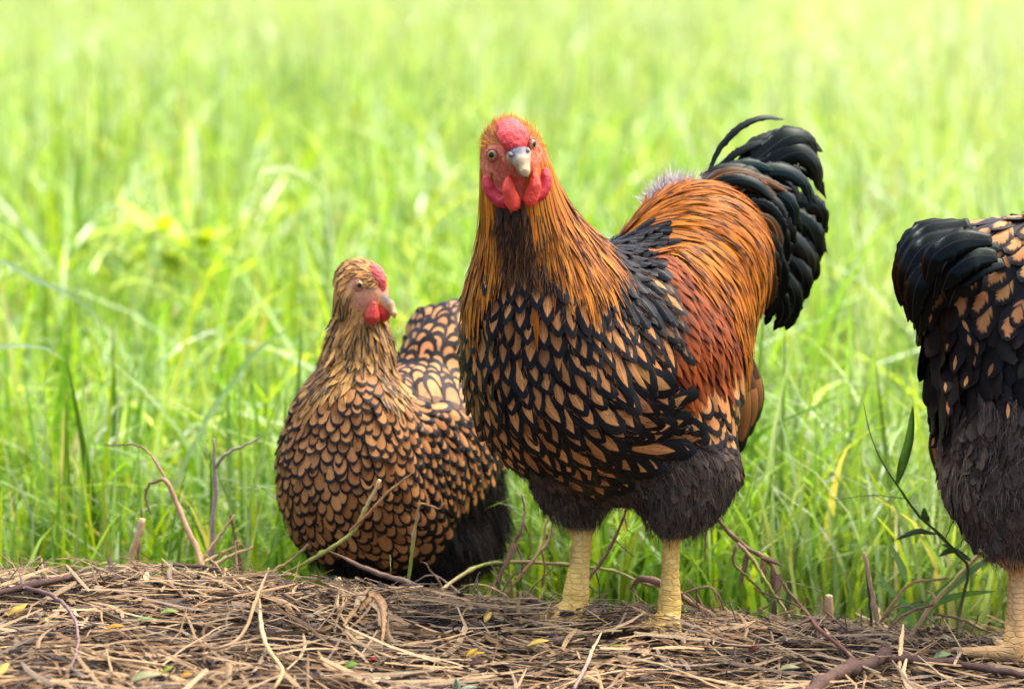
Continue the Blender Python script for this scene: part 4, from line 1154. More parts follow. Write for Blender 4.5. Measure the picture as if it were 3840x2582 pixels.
# ================================================================== the golden laced hen beside the rooster
def build_hen():
    F_ = norm([-0.60, -0.80, 0]); Lf = norm(np.cross([0, 0, 1.0], F_))
    bx, by = P(1480, 2200, 0.27)[0], 0.27
    base = np.array([bx, by, ground_z(bx, by)])
    root = empty('hen', base)
    set_props(root, 'golden hen with black laced feathers standing left of the rooster', 'hen')
    f = Field(base + [-0.22, -0.22, -0.03], base + [0.26, 0.30, 0.56], 0.0032)
    ax = axes_from(F_ + [0, 0, 0.1], [0, 0, 1.0])
    f.ell(P(1310, 1760, 0.19), (0.088, 0.092, 0.118), ax, 0.03)
    f.ell(P(1395, 1890, 0.225), (0.092, 0.092, 0.092), ax, 0.04)
    f.ell(P(1560, 1740, 0.29), (0.135, 0.100, 0.125), ax, 0.04)
    f.ell(P(1665, 1480, 0.385), (0.085, 0.062, 0.095), axes_from(F_, [0.05, 0, 1.0]), 0.03)
    f.ell(P(1690, 1270, 0.43), (0.050, 0.062, 0.045), axes_from(F_, [0, 0, 1.0]), 0.03)
    # folded wing
    f.ell(P(1690, 1720, 0.25), (0.090, 0.022, 0.062), axes_from(P(1560, 1580, 0.17) - P(1790, 1850, 0.33), P(1800, 1620, 0.3) - P(1600, 1860, 0.2)), 0.02)
    # rear down
    f.ell(P(1765, 1960, 0.34), (0.050, 0.043, 0.062), None, 0.03)
    f.ell(P(1600, 2060, 0.28), (0.085, 0.065, 0.055), ax, 0.03)
    # neck and head
    f.cone(P(1325, 1520, 0.19), P(1345, 1330, 0.205), 0.058, 0.038, 0.04)
    f.cone(P(1345, 1330, 0.205), P(1352, 1130, 0.205), 0.039, 0.029, 0.02)
    hf = norm([0.74, -0.62, -0.24]); hx = axes_from(hf, norm([0.05, 0, 1.0])); hc = P(1355, 1088, 0.20)
    f.ell(hc, (0.037, 0.027, 0.034), hx, 0.015)
    f.ell(hc - hx[0] * 0.006 + hx[2] * 0.010, (0.030, 0.026, 0.026), hx, 0.012)
    f.ell(hc + hx[0] * 0.024 - hx[2] * 0.004, (0.015, 0.015, 0.018), hx, 0.012)
    for s_ in (-1, 1): f.ell(hc + hx[1] * s_ * 0.018 - hx[2] * 0.008, (0.020, 0.011, 0.020), hx, 0.01)
    legs = []
    for px in (1440, 1660):
        k_ = P(px, 2150, 0.26); ft = np.array([k_[0], k_[1] - 0.01, ground_z(k_[0], k_[1]) + 0.008])
        f.cone(P(px, 2060, 0.27), k_, 0.05, 0.018, 0.03); f.cone(k_, ft, 0.012, 0.013, 0.006); legs.append(k_)
        for dy in (-0.5, 0, 0.5, math.pi):
            d = np.array([math.cos(-2.2 + dy), math.sin(-2.2 + dy), 0]); e = ft + d * (0.045 if dy < 3 else 0.02); e[2] = ground_z(e[0], e[1]) + 0.006
            f.cone(ft, e, 0.010, 0.006, 0.005)
    V, Fc = f.mesh()
    G = [(1290, 1250, -2, 10, 'neck'), (1400, 1250, 1, 10, 'neck'), (1250, 1350, -4, 10, 'neck'), (1350, 1330, 0, 10, 'neck'), (1440, 1330, 1, 10, 'neck'), (1215, 1430, -5, 10, 'neck'), (1462, 1430, 1, 10, 'neck'),
         (1280, 1180, -2, 10, 'neck'), (1400, 1190, 1, 10, 'neck'), (1290, 1430, -2, 10, 'neck'), (1475, 1500, 2, 10, 'neck'), (1170, 1510, -5, 9, 'neck'),
         (1370, 1440, 0, 10, 'breast'), (1330, 1520, 0, 10, 'breast'), (1110, 1610, -3, 9, 'breast'), (1230, 1570, -2, 10, 'breast'), (1400, 1560, 1, 10, 'breast'), (1500, 1590, 1, 10, 'breast'),
         (1060, 1740, -1, 10, 'breast'), (1200, 1740, 0, 10, 'breast'), (1350, 1730, 1, 10, 'breast'), (1480, 1720, 1, 10, 'breast'), (1100, 1900, 3, 10, 'breast'), (1260, 1900, 2, 10, 'breast'),
         (1400, 1880, 3, 9, 'breast'), (1500, 1850, 4, 9, 'breast'), (1250, 2020, 4, 9, 'breast'), (1400, 2020, 5, 8, 'breast'), (1520, 1990, 7, 6, 'breast'), (1600, 1960, 8, 5, 'belly'), (1480, 2100, 6, 8, 'belly'), (1600, 2050, 8, 5, 'belly'),
         (1640, 1250, 1, -10, 'back'), (1580, 1340, 0, -10, 'back'), (1660, 1360, 1, -10, 'back'), (1740, 1400, 3, -9, 'back'), (1650, 1470, 1, -10, 'back'), (1770, 1500, 5, -7, 'back'), (1560, 1450, 1, -10, 'back'), (1720, 1260, 2, -10, 'back'), (1800, 1540, 8, -2, 'back'),
         (1580, 1580, 7, 4, 'wing'), (1650, 1620, 8, 5, 'wing'), (1720, 1680, 7, 8, 'wing'), (1780, 1740, 4, 10, 'wing'), (1650, 1750, 5, 9, 'wing'), (1580, 1680, 5, 9, 'wing'), (1700, 1840, 4, 9, 'wing'), (1620, 1850, 5, 9, 'wing'), (1800, 1640, 6, 8, 'wing'), (1760, 1820, 3, 10, 'wing'),
         (1790, 1920, 6, 8, 'down'), (1740, 2010, 5, 9, 'down'), (1660, 2100, 4, 9, 'down'), (1850, 1960, 7, 8, 'down'), (1340, 2110, 4, 9, 'down'), (1440, 2160, 2, 10, 'down'), (1560, 2140, 3, 10, 'down'),
         (1340, 1090, -6, 6, 'face'), (1410, 1110, 0, 10, 'face'), (1370, 1150, -3, 8, 'face'), (1300, 1110, -6, 8, 'cheek'), (1322, 1088, -6, 6, 'face'), (1335, 1135, -5, 8, 'face'), (1330, 1005, -8, 1, 'crown'), (1370, 1000, -6, -4, 'crown'), (1290, 1050, -6, 8, 'crown'), (1390, 1040, -8, -2, 'crown'), (1340, 1180, -1, 10, 'cheek')]
    styles = {
        'neck': dict(r=0.0066, L=0.034, W=0.0095, lift=0.0055, out='lance', cup=0.3, swing=0.14, lv=0.2, tints=[(1, 1, 1), (1.15, 1.15, 1.1), (0.8, 0.75, 0.7), (0.6, 0.55, 0.5)], cols=np.array([-1, 0, 1.0])),
        'breast': dict(r=0.0120, L=0.037, W=0.0188, lift=0.0056, out='oval', cup=0.2, swing=0.08, lv=0.13, rag=0.07, roll=0.12, tv=0.1, tints=[(1.0, 1.0, 1.0), (0.92, 0.9, 0.86), (1.08, 1.1, 1.12), (0.8, 0.75, 0.7), (0.68, 0.62, 0.56)]),
        'belly': dict(r=0.0165, L=0.045, W=0.026, lift=0.006, out='round', cup=0.2, swing=0.07, tv=0.12, tint=(0.85, 0.82, 0.8)),
        'back': dict(r=0.0165, L=0.046, W=0.027, lift=0.006, out='round', cup=0.2, swing=0.08, tv=0.12, tint=(1.2, 1.2, 1.2)),
        'wing': dict(r=0.0110, L=0.040, W=0.0165, lift=0.005, out='round', cup=0.3, swing=0.1, tv=0.15, tint=(1.0, 0.95, 0.9)),
        'cheek': dict(r=0.0050, L=0.014, W=0.006, lift=0.002, out='lance', tv=0.12, tint=(1.3, 1.35, 1.7), cols=np.array([-1, 0, 1.0])),
        'crown': dict(r=0.0050, L=0.015, W=0.006, lift=0.003, out='lance', tv=0.15, tint=(1.15, 1.05, 1.0), cols=np.array([-1, 0, 1.0])),
    }
    pl = Plumage(f, P(1560, 1740, 0.29), Lf, G, styles)
    st = pl.style(V)
    bc = {'neck': (0.10, 0.06, 0.02), 'breast': (0.02, 0.016, 0.014), 'back': (0.014, 0.012, 0.013), 'wing': (0.014, 0.012, 0.013), 'belly': (0.016, 0.013, 0.012), 'down': (0.013, 0.012, 0.013), 'face': lin(226, 166, 132, 0.8), 'cheek': lin(196, 150, 100, 0.6), 'crown': lin(190, 140, 80, 0.6)}
    c = np.array([bc.get(n, (0.02, 0.02, 0.02)) for n in pl.names])[st]
    lm = smooth(0.01, -0.005, V[:, 2] - legs[0][2] - 0.0)[:, None]
    c = c * (1 - lm) + np.array(lin(206, 170, 96, 0.7)) * lm
    body = mesh_ob('body', V, Fc, M_SKIN, root, col=c)
    p, s = pl.sample(V[V[:, 2] > legs[0][2] + 0.01], 5)
    kind = {'neck': ('neck_feather', 'neck_plumage', M_HENHACKLE, 220), 'breast': ('breast_feather', 'breast_plumage', M_LACED, 280), 'belly': ('belly_feather', 'belly_plumage', M_LACEDW, 60),
            'back': ('back_feather', 'back_plumage', M_LACEDW, 90), 'wing': ('wing_feather', 'wing_plumage', M_LACEDW, 140),
            'cheek': ('cheek_feather', 'cheek_plumage', M_HENHACKLE, 0), 'crown': ('crown_feather', 'crown_plumage', M_HENHACKLE, 0)}
    for i, nme in enumerate(pl.names):
        if nme not in kind or not (s == i).any(): continue
        fn, rest, mat, lim = kind[nme]
        emit(fn, body, *grow(pl, p[s == i], styles[nme], 300 + i), mat, lim, rest)
    # short tail: dark feathers standing up behind the cushion
    blob('tail', root, [('c', P(1690, 1290, 0.43), P(1720, 1200, 0.46), 0.045, 0.03)], 0.004, M_SKIN, (0.012, 0.011, 0.012))
    tail = [o for o in root.children if o.name.startswith('tail')][0]
    for j, (a, b, w) in enumerate([((1640, 1290), (1570, 1150), 0.028), ((1660, 1280), (1620, 1148), 0.03), ((1690, 1280), (1668, 1150), 0.03), ((1710, 1280), (1705, 1162), 0.03), ((1730, 1290), (1745, 1172), 0.03), ((1740, 1300), (1775, 1195), 0.03)]):
        m_ = ((a[0] + b[0]) / 2, (a[1] + b[1]) / 2)
        v, q, uv = ribbon_feather([P(*a, 0.42), P(*m_, 0.425 + 0.004 * j), P(*b, 0.445 + 0.004 * j)], w, CAM_POS - tail.location, 'round', 0.3, seed=80 + j)
        mesh_ob('tail_feather', v, q, M_MOTTLE, tail, col=np.repeat([(0.7, 0.66, 0.62)], len(v), 0), uv=uv)
    # wing tip quills that show pale edges
    for j, (a, b) in enumerate([((1720, 1800), (1700, 1935)), ((1760, 1790), (1750, 1930)), ((1790, 1760), (1785, 1870))]):
        v, q, uv = ribbon_feather([P(*a, 0.235 + 0.01 * j), P((a[0] + b[0]) / 2 + 14, (a[1] + b[1]) / 2, 0.232 + 0.01 * j), P(*b, 0.25 + 0.01 * j)], 0.014, CAM_POS - P(1740, 1850, 0.25), 'round', 0.25, seed=90 + j)
        mesh_ob('quill_feather', v, q, M_LACED, body, col=np.repeat([(1.2, 1.25, 1.2)], len(v), 0), uv=uv)
    g = np.random.default_rng(19)
    ct = V[Fc].mean(1); sp = pl.style(ct)
    dm = ct[(sp == pl.names.index('down')) & (ct[:, 2] > legs[0][2] - 0.004)]; idx = g.integers(0, len(dm), 7000)
    hairs(pl, dm[idx], 0.028, 0.3, 0.0014, [lin(40, 37, 38), lin(30, 28, 30), lin(54, 49, 48), lin(24, 23, 25)], 15, 'rear_down', body, M_DOWN, shiver=0.3, down=0.2)
    sf = ct[np.isin(sp, [pl.names.index(q) for q in ('breast', 'wing', 'back', 'neck')])]; idx = g.integers(0, len(sf), 3600)
    hairs(pl, sf[idx] + f.normal(sf[idx]) * 0.005, 0.010, 0.25, 0.00045, [lin(46, 38, 34), lin(160, 112, 66), lin(96, 70, 50)], 17, 'body_filoplume', body, M_DOWN, shiver=0.35)
    fm = ct[(sp == pl.names.index('face'))]; idx = g.integers(0, len(fm), 700)
    hairs(pl, fm[idx], 0.006, 0.2, 0.0006, [lin(214, 160, 110), lin(190, 130, 84)], 16, 'face_stubble', body, M_DOWN, shiver=0.2)
    H = lambda a, b, c_: hc + hx[0] * a + hx[1] * b + hx[2] * c_
    pink = np.array(lin(228, 96, 92, 0.85))
    blob('comb', root, [('e', H(0.030, 0, 0.015), (0.008, 0.007, 0.007), hx), ('e', H(0.024, 0, 0.024), (0.011, 0.010, 0.009), hx), ('e', H(0.014, 0, 0.031), (0.012, 0.010, 0.008), hx)], 0.0012, M_FLESH, pink, 0.0009, 1400, 0.006, seed=12)
    def bk(V_):
        q = (V_ - hc) @ hx.T; top = smooth(0.001, 0.008, q[:, 2] + 0.5 * (q[:, 0] - 0.04))[:, None] * smooth(0.062, 0.048, q[:, 0])[:, None]
        return np.array(lin(214, 176, 128, 0.9)) * (1 - top) + np.array(lin(96, 90, 92)) * top
    blob('beak', root, [('c', H(0.036, 0, 0.000), H(0.050, 0, -0.003), 0.0088, 0.0066), ('c', H(0.050, 0, -0.003), H(0.060, 0, -0.010), 0.0066, 0.0034), ('c', H(0.060, 0, -0.010), H(0.063, 0, -0.015), 0.0034, 0.0014)], 0.001, M_HORN, pink, cfun=bk)
    blob('lower_beak', root, [('c', H(0.032, 0, -0.011), H(0.052, 0, -0.012), 0.0064, 0.0028)], 0.001, M_HORN, lin(180, 148, 110))
    for (a, b, Y) in (((1402, 1140), (1396, 1185), 0.160), ((1446, 1140), (1440, 1172), 0.172)):
        A, B = P(*a, Y), P(*b, Y)
        blob('wattle', root, [('c', A, B, 0.004, 0.0075), ('e', B, (0.0085, 0.0045, 0.0105), None)], 0.0011, M_FLESH, np.array(lin(226, 74, 70, 0.85)), 0.0003, 1500, 0.006, seed=14)
    blob('ear_lobe', root, [('e', P(1306, 1098, 0.185), (0.009, 0.006, 0.014), None)], 0.0012, M_FLESH, lin(226, 176, 130, 0.8), 0.0003, 900)
    e = f.raycast(1347, 1069)
    if e is not None:
        gz_ = norm(norm(CAM_POS - e) * 0.95 + _r * 0.15)
        eye(root, e - gz_ * 0.0025, gz_, 0.0070)
        R_ = axes_from(gz_, hx[2]); ring = []
        for j in range(10):
            q = lambda a: e + gz_ * 0.0006 + R_[1] * math.cos(a) * 0.0066 + R_[2] * math.sin(a) * 0.0064
            ring.append(('c', q(2 * math.pi * j / 10), q(2 * math.pi * (j + 1) / 10), 0.0015, 0.0015))
        blob('eyelid', root, ring, 0.0008, M_FLESH, lin(200, 128, 100, 0.8), k=0.001)
        eye(root, hc + hx[0] * 0.008 + hx[1] * (0.026 if (hx[1] @ (e - hc)) < 0 else -0.026) + hx[2] * 0.004, hx[1] * (1 if (hx[1] @ (e - hc)) < 0 else -1), 0.0066)
build_hen()

# ================================================================== the dark hen leaving the picture at the right, seen from behind
def build_dark_hen():
    F_ = norm([0.30, 0.95, 0]); Lf = norm(np.cross([0, 0, 1.0], F_))
    foot = on_ground(3805, 2462, 0.016)
    base = np.array([foot[0] + 0.03, foot[1] + 0.02, ground_z(foot[0], foot[1])])
    root = empty('hen', base)
    set_props(root, 'dark hen seen from behind, cut off by the right edge of the photo', 'hen')
    f = Field(base + [-0.22, -0.22, -0.03], base + [0.30, 0.46, 0.60], 0.0036)
    ax = axes_from(F_, [0, 0, 1.0])
    f.ell(P(3900, 1090, -0.05), (0.075, 0.150, 0.085), ax, 0.03)
    f.ell(P(3890, 1330, -0.03), (0.095, 0.128, 0.110), ax, 0.04)
    f.ell(P(3890, 1560, -0.03), (0.110, 0.115, 0.120), ax, 0.04)
    f.ell(P(3860, 1800, -0.05), (0.085, 0.098, 0.085), ax, 0.03)
    f.ell(P(3980, 1450, 0.10), (0.180, 0.125, 0.130), ax, 0.05)
    f.cone(P(4080, 1150, 0.24), P(4120, 830, 0.30), 0.075, 0.035, 0.04)
    f.ell(P(4125, 800, 0.31), (0.038, 0.028, 0.034), ax, 0.015)
    knee = P(3825, 2080, -0.055)
    f.chain([P(3850, 1900, -0.05), P(3810, 2000, -0.06), knee], [0.062, 0.036, 0.018], 0.03)
    sh = (knee, foot + [0, 0, 0.012], 0.0135); f.cone(*sh[:2], 0.0125, 0.0135, 0.006)
    foot2 = on_ground(4030, 2470, 0.016); knee2 = foot2 + [0, 0.01, 0.11]
    f.chain([P(4000, 1900, -0.03), knee2], [0.062, 0.020], 0.03); f.cone(knee2, foot2, 0.0125, 0.0135, 0.006)
    cl = []
    for ft in (foot, foot2):
        for dy, ln in ((-0.6, 0.05), (0.0, 0.06), (0.55, 0.05), (math.pi - 0.9, 0.062)):
            a = math.atan2(F_[1], F_[0]) + dy
            if abs(dy) > 2: a = math.pi - 0.05
            d = np.array([math.cos(a), math.sin(a), 0]); e = ft + d * ln; e[2] = ground_z(e[0], e[1]) + 0.016
            m = ft + d * ln * 0.5; m[2] = ground_z(m[0], m[1]) + 0.017
            f.chain([ft + [0, 0, 0.004], m, e], [0.0115, 0.0082, 0.0058], 0.005); cl.append((e, e + d * 0.02 + [0, 0, -0.003]))
    scales_on_legs(f, [sh], 0.0009, 0.0085)
    V, Fc = f.mesh()
    G = [(3480, 960, -6, 8, 'cover'), (3560, 870, -7, 4, 'cover'), (3700, 840, -4, 5, 'cover'), (3800, 900, -4, 6, 'cover'), (3650, 950, -7, 6, 'cover'), (3760, 1000, -6, 7, 'cover'), (3600, 1020, -7, 7, 'cover'), (3820, 1080, -5, 8, 'cover'), (3700, 1080, -6, 8, 'cover'),
         (3450, 1100, -2, 10, 'rear'), (3520, 1150, 1, 10, 'rear'), (3600, 1200, 3, 10, 'rear'), (3480, 1300, 1, 10, 'rear'), (3560, 1330, 3, 10, 'rear'), (3680, 1300, 3, 10, 'rear'), (3780, 1250, 1, 10, 'rear'), (3520, 1450, 2, 10, 'rear'), (3620, 1450, 3, 10, 'rear'), (3750, 1420, 2, 10, 'rear'), (3540, 1560, 2, 10, 'rear'), (3820, 1350, 0, 10, 'rear'),
         (3560, 1680, 0, 10, 'down'), (3650, 1580, -1, 10, 'down'), (3760, 1560, 0, 10, 'down'), (3650, 1750, -1, 10, 'down'), (3780, 1750, 0, 10, 'down'), (3650, 1900, 3, 10, 'down'), (3750, 1950, 3, 10, 'down'), (3790, 2030, 2, 10, 'down'), (3820, 1900, 0, 10, 'down')]
    styles = {'cover': dict(r=0.020, L=0.075, W=0.033, lift=0.010, out='round', cup=0.3, swing=0.1, tv=0.25, lv=0.12),
              'rear': dict(r=0.0165, L=0.058, W=0.027, lift=0.011, out='oval', cup=0.3, swing=0.25, lv=0.2, rag=0.14, roll=0.3, tv=0.35),
              'down': dict(r=0.0105, L=0.040, W=0.019, lift=0.008, out='oval', cup=0.3, swing=0.25, lv=0.2, rag=0.25, roll=0.3, tints=[(1, 1, 1), (0.75, 0.75, 0.78), (1.25, 1.2, 1.15), (0.55, 0.55, 0.57), (0.9, 0.9, 0.95)]),
              'neck': dict(r=0.010, L=0.05, W=0.012, lift=0.006, out='lance', tv=0.2),
              'backf': dict(r=0.022, L=0.055, W=0.030, lift=0.006, out='round', tv=0.2)}
    pl = Plumage(f, P(3890, 1450, 0.0), Lf, G, styles)
    nk = np.array([P(4100, 1000, 0.22), P(4100, 1000, 0.34), P(4200, 1000, 0.27), P(4020, 1000, 0.27), P(4110, 850, 0.27)]); pl.add3d(nk, np.repeat([[0, 0, -1.0]], 5, 0), 'neck')
    bk = np.array([P(4000, 1000, 0.1), P(4150, 1200, 0.1), P(3850, 1200, 0.16), P(4050, 1350, 0.3), P(3800, 1450, 0.15), P(4200, 1450, 0.1)]); pl.add3d(bk, np.array([-F_ + [0, 0, 0.2], -F_, -F_, [0, 0.2, -1.0], -F_ - [0, 0, 0.4], -F_ - [0, 0, 0.4]]), 'backf')
    st = pl.style(V)
    bc = {'cover': (0.013, 0.011, 0.012), 'rear': (0.013, 0.011, 0.012), 'down': (0.045, 0.038, 0.034), 'neck': (0.12, 0.07, 0.02), 'backf': (0.02, 0.015, 0.012)}
    c = np.array([bc[n] for n in pl.names])[st]
    lm = smooth(0.012, -0.004, V[:, 2] - knee[2] + 0.004)[:, None]
    c = c * (1 - lm) + np.array(lin(240, 196, 130, 0.85)) * lm
    dirt = smooth(0.05, 0.004, V[:, 2] - ground_z(V[:, 0], V[:, 1]))[:, None] * 0.4
    c = c * (1 - dirt) + np.array([0.35, 0.22, 0.13]) * dirt
    body = mesh_ob('body', V, Fc, M_SKIN, root, col=c)
    leg_skin(body, V, Fc, knee[2] - 0.004)
    p, s = pl.sample(V[V[:, 2] > knee[2] + 0.03], 6)
    kind = {'cover': ('tail_covert_feather', 'tail_covert_plumage', M_MOTTLE, 60), 'rear': ('rump_feather', 'rump_plumage', M_REAR, 110), 'down': ('down_feather', 'down_plumage', M_DOWNF, 0), 'neck': ('neck_feather', 'neck_plumage', M_HENHACKLE, 0), 'backf': ('back_feather', 'back_plumage', M_LACED, 0)}
    for i, nme in enumerate(pl.names):
        if nme not in kind or not (s == i).any(): continue
        fn, rest, mat, lim = kind[nme]
        emit(fn, body, *grow(pl, p[s == i], styles[nme], 500 + i), mat, lim, rest)
    blob('tail', root, [('c', P(3570, 1030, -0.04), P(3860, 980, -0.02), 0.035, 0.035)], 0.005, M_SKIN, (0.012, 0.011, 0.012))
    tail = [o for o in root.children if o.name.startswith('tail')][0]
    view = norm(CAM_POS - P(3500, 1000, -0.1))
    for j, (path, w, Y) in enumerate([([(3640, 840), (3480, 880), (3395, 970), (3372, 1080)], 0.044, -0.06), ([(3620, 870), (3470, 920), (3400, 1020), (3390, 1130)], 0.042, -0.085), ([(3640, 850), (3450, 870), (3385, 1000), (3378, 1150)], 0.040, -0.04),
                                      ([(3600, 950), (3480, 1000), (3430, 1090), (3420, 1210)], 0.040, -0.10), ([(3720, 900), (3600, 900), (3500, 960), (3470, 1060)], 0.040, -0.12), ([(3740, 960), (3650, 960), (3570, 1010), (3530, 1090)], 0.042, -0.125)]):
        pts = [P(a, b, Y - 0.012 * math.sin(i)) for i, (a, b) in enumerate(path)]
        v, q, uv = ribbon_feather(pts, w * 0.82, view + np.array([-0.5, 0, 0.3]), 'oval', 0.22, seed=70 + j, ragged=0.08)
        mesh_ob('tail_feather', v, q, M_TAIL, tail, col=np.repeat([(1.1, 0.95, 0.95)], len(v), 0), uv=uv)
        v, q, uv = ribbon_feather([p_ + np.array([0.010, 0.008, -0.008 - 0.004 * i]) for i, p_ in enumerate(pts)], w * 0.7, view + np.array([-0.4, 0, 0.4]), 'spade', 0.25, seed=170 + j, ragged=0.1)
        mesh_ob('tail_feather', v, q, M_TAIL, tail, col=np.repeat([(1.3, 1.05, 0.95)], len(v), 0), uv=uv)
    for j, (a, b) in enumerate([((3530, 1540), (3520, 1790)), ((3550, 1600), (3545, 1870))]):      # wing tips peeping past the rump
        v, q, uv = ribbon_feather([P(*a, -0.01), P((a[0] + b[0]) / 2 - 20, (a[1] + b[1]) / 2, -0.012), P(*b, 0.0)], 0.022, view + np.array([-0.8, 0, 0]), 'spade', 0.2, seed=60 + j)
        mesh_ob('wing_feather', v, q, M_SPADE, body, col=np.repeat([(0.9, 0.85, 0.85)], len(v), 0), uv=uv)
    g = np.random.default_rng(29)
    ct = V[Fc].mean(1); sp = pl.style(ct)
    dm = ct[(sp == pl.names.index('down')) & (ct[:, 2] > knee[2] - 0.002)]; idx = g.integers(0, len(dm), 9000)
    hairs(pl, dm[idx] + pl.f.normal(dm[idx]) * 0.005, 0.017, 0.25, 0.0008, [lin(96, 86, 80), lin(112, 100, 92), lin(76, 68, 65), lin(130, 116, 106), lin(60, 54, 53)], 25, 'rump_down', body, M_DOWN, shiver=0.45, down=0.15, curl=0.15)
    H = lambda a, b, c_: P(4125, 800, 0.31) + ax[0] * a + ax[1] * b + ax[2] * c_
    blob('comb', root, [('e', H(0.02, 0, 0.028), (0.018, 0.009, 0.009), ax)], 0.0018, M_FLESH, lin(220, 70, 70, 0.8), 0.0008, 1200)
    blob('beak', root, [('c', H(0.034, 0, 0), H(0.06, 0, -0.012), 0.010, 0.002)], 0.0016, M_HORN, lin(200, 170, 120, 0.8))
    for sg in (-1, 1): eye(root, H(0.012, sg * 0.024, 0.006), ax[1] * sg, 0.0065)
    for a, b in cl: claw(root, a, b, 0.0055)
M_REAR = mat_feather('rump_feather', 'tick', (0.45, 0.22, 0.08), (0.010, 0.009, 0.009), 0.5, 0.12)
build_dark_hen()

# ================================================================== unseen tree added beyond the left edge to shade the birds
def build_added_tree():
    g = np.random.default_rng(77)
    tx, ty = -4.4, 1.7
    base = np.array([tx, ty, float(ground_z(tx, ty))])
    root = empty('added_shade_tree', base)
    set_props(root, 'unseen leafy tree added beyond the left edge, its crown shading the birds', 'tree')
    M_BARK = mat_vcol('bark', 0.9, 0.2, 0.4, 25, 0.9, 0.01)
    cc = np.array([-2.6, 0.55, 3.9])
    parts = [tube([base - [0, 0, 0.1], base + [0.1, 0, 1.2], base + [0.5, -0.1, 2.3], base + [1.2, -0.3, 3.1]], [0.17, 0.14, 0.12, 0.09], 10, 16)[:2]]
    tips = []
    for i in range(16):
        e = cc + norm(g.normal(size=3)) * [1.6, 1.0, 0.5]
        a = base + [0.5 + 0.7 * g.random(), -0.2, 2.3 + 0.8 * g.random()]
        parts.append(tube([a, (a + e) / 2 + g.normal(0, 0.12, 3), e], [0.06, 0.035, 0.012], 6, 9)[:2]); tips.append(e)
    v, f = join(parts)
    mesh_ob('trunk', v, f, M_BARK, root, col=np.repeat([(0.12, 0.085, 0.06)], len(v), 0))
    N = 6800
    c = norm(g.normal(size=(N, 3))) * g.random((N, 1)) ** 0.4 * [2.0, 1.30, 0.70] + cc
    c = c + 0.12 * np.sin(c[:, [1, 2, 0]] * 7)
    d = norm(g.normal(size=(N, 3)) + [0, 0, -0.3]); s = norm(np.cross(d, g.normal(size=(N, 3)) * 0.5 + [0, 0, 1.0]))
    L = g.uniform(0.06, 0.11, (N, 1)); W = L * 0.27
    V = np.stack([c, c + d * L * 0.5 + s * W, c + d * L, c + d * L * 0.5 - s * W], 1).reshape(-1, 3)
    F = np.arange(4 * N).reshape(N, 4)
    col = np.repeat(np.array([(0.07, 0.12, 0.025)]) * g.uniform(0.7, 1.5, (N, 1)), 4, 0)
    t = mesh_ob('crown', V, F, M_LEAF, root, col=col, smooth_shade=False)
def mat_leaf():
    t = NT('leaf'); c = t.attr('Col')
    n = t.noise(t.coord('Object'), 150, 3)
    col = t.mix(1.0, c, t.ramp(n, [(0.3, (0.8,) * 3), (0.7, (1.2,) * 3)]), 'MULTIPLY')
    return t.surf(col, 0.4, 0.4, t.bump(n, 0.3, 0.0006), translucent=0.3)
M_LEAF = mat_leaf()
build_added_tree()

# ================================================================== twigs, stalks and stems one can point at
M_TWIG = mat_vcol('twig_bark', 0.75, 0.25, 0.35, 260, 0.6, 0.001)
M_STEM = mat_vcol('dry_stem', 0.55, 0.35, 0.25, 180, 0.4, 0.0006)
def vgrad(c, pts, cols):
    """vertex colours that change along a stem: pts fractions, cols rgb"""
    t = np.linspace(0, 1, c); return np.stack([np.interp(t, pts, [q[i] for q in cols]) for i in range(3)], 1)
def place(path, depth):
    """depth: metres behind the crest line, or None = lying on the litter, or ('g', lift)"""
    if depth is None or np.isscalar(depth): depth = [depth] * len(path)
    return [on_ground(a, b) if y is None else (on_ground(a, b, y[1]) if isinstance(y, tuple) else P(a, b, y)) for (a, b), y in zip(path, depth)]
def stem_mesh(path, depth, radii, cols, sides=7, wob=0.0006, nodes=(), seed=0, n=None):
    pts = place(path, depth)
    v, f, c = tube(pts, [q * 0.78 for q in radii], sides, n, wob * 0.8, nodes, seed)
    col = np.repeat(vgrad(len(c), np.linspace(0, 1, len(cols)), cols), sides, 0)
    return v, f, col
def stem_thing(name, label, cat, main, branches=(), group=None, mat=None, extra=()):
    """a stem with side branches and blades as parts"""
    v, f, col = stem_mesh(**main)
    if not branches and not extra:
        o = mesh_ob(name, v, f, mat or M_STEM, col=col, origin=v.mean(0)); return set_props(o, label, cat, group)
    root = empty(name, v[0]); set_props(root, label, cat, group)
    mesh_ob('stem', v, f, mat or M_STEM, root, col=col)
    for b in branches:
        v, f, col = stem_mesh(**b); mesh_ob('branch', v, f, mat or M_STEM, root, col=col)
    for nm, path, depth, w, c, m in extra:
        pts = place(path, depth)
        d = norm(pts[-1] - pts[0]); side = norm(np.cross(d, _f) + np.array([0.1, 0.35, 0.1]))
        v, f = blade(pts, w, side, 10, thick=0 if m is M_GRASS else 0.0004)
        mesh_ob(nm, v, f, m, root, col=np.repeat([c], len(v), 0))
    return root
DK = [lin(74, 56, 50), lin(92, 72, 64), lin(70, 54, 48)]
BR = [lin(120, 92, 72), lin(146, 116, 90), lin(110, 84, 64)]
TN = [lin(196, 164, 118), lin(214, 186, 140), lin(180, 146, 100)]
GR = [lin(150, 160, 70), lin(170, 172, 88), lin(190, 160, 100)]
GY = [lin(150, 138, 124), lin(128, 112, 100)]

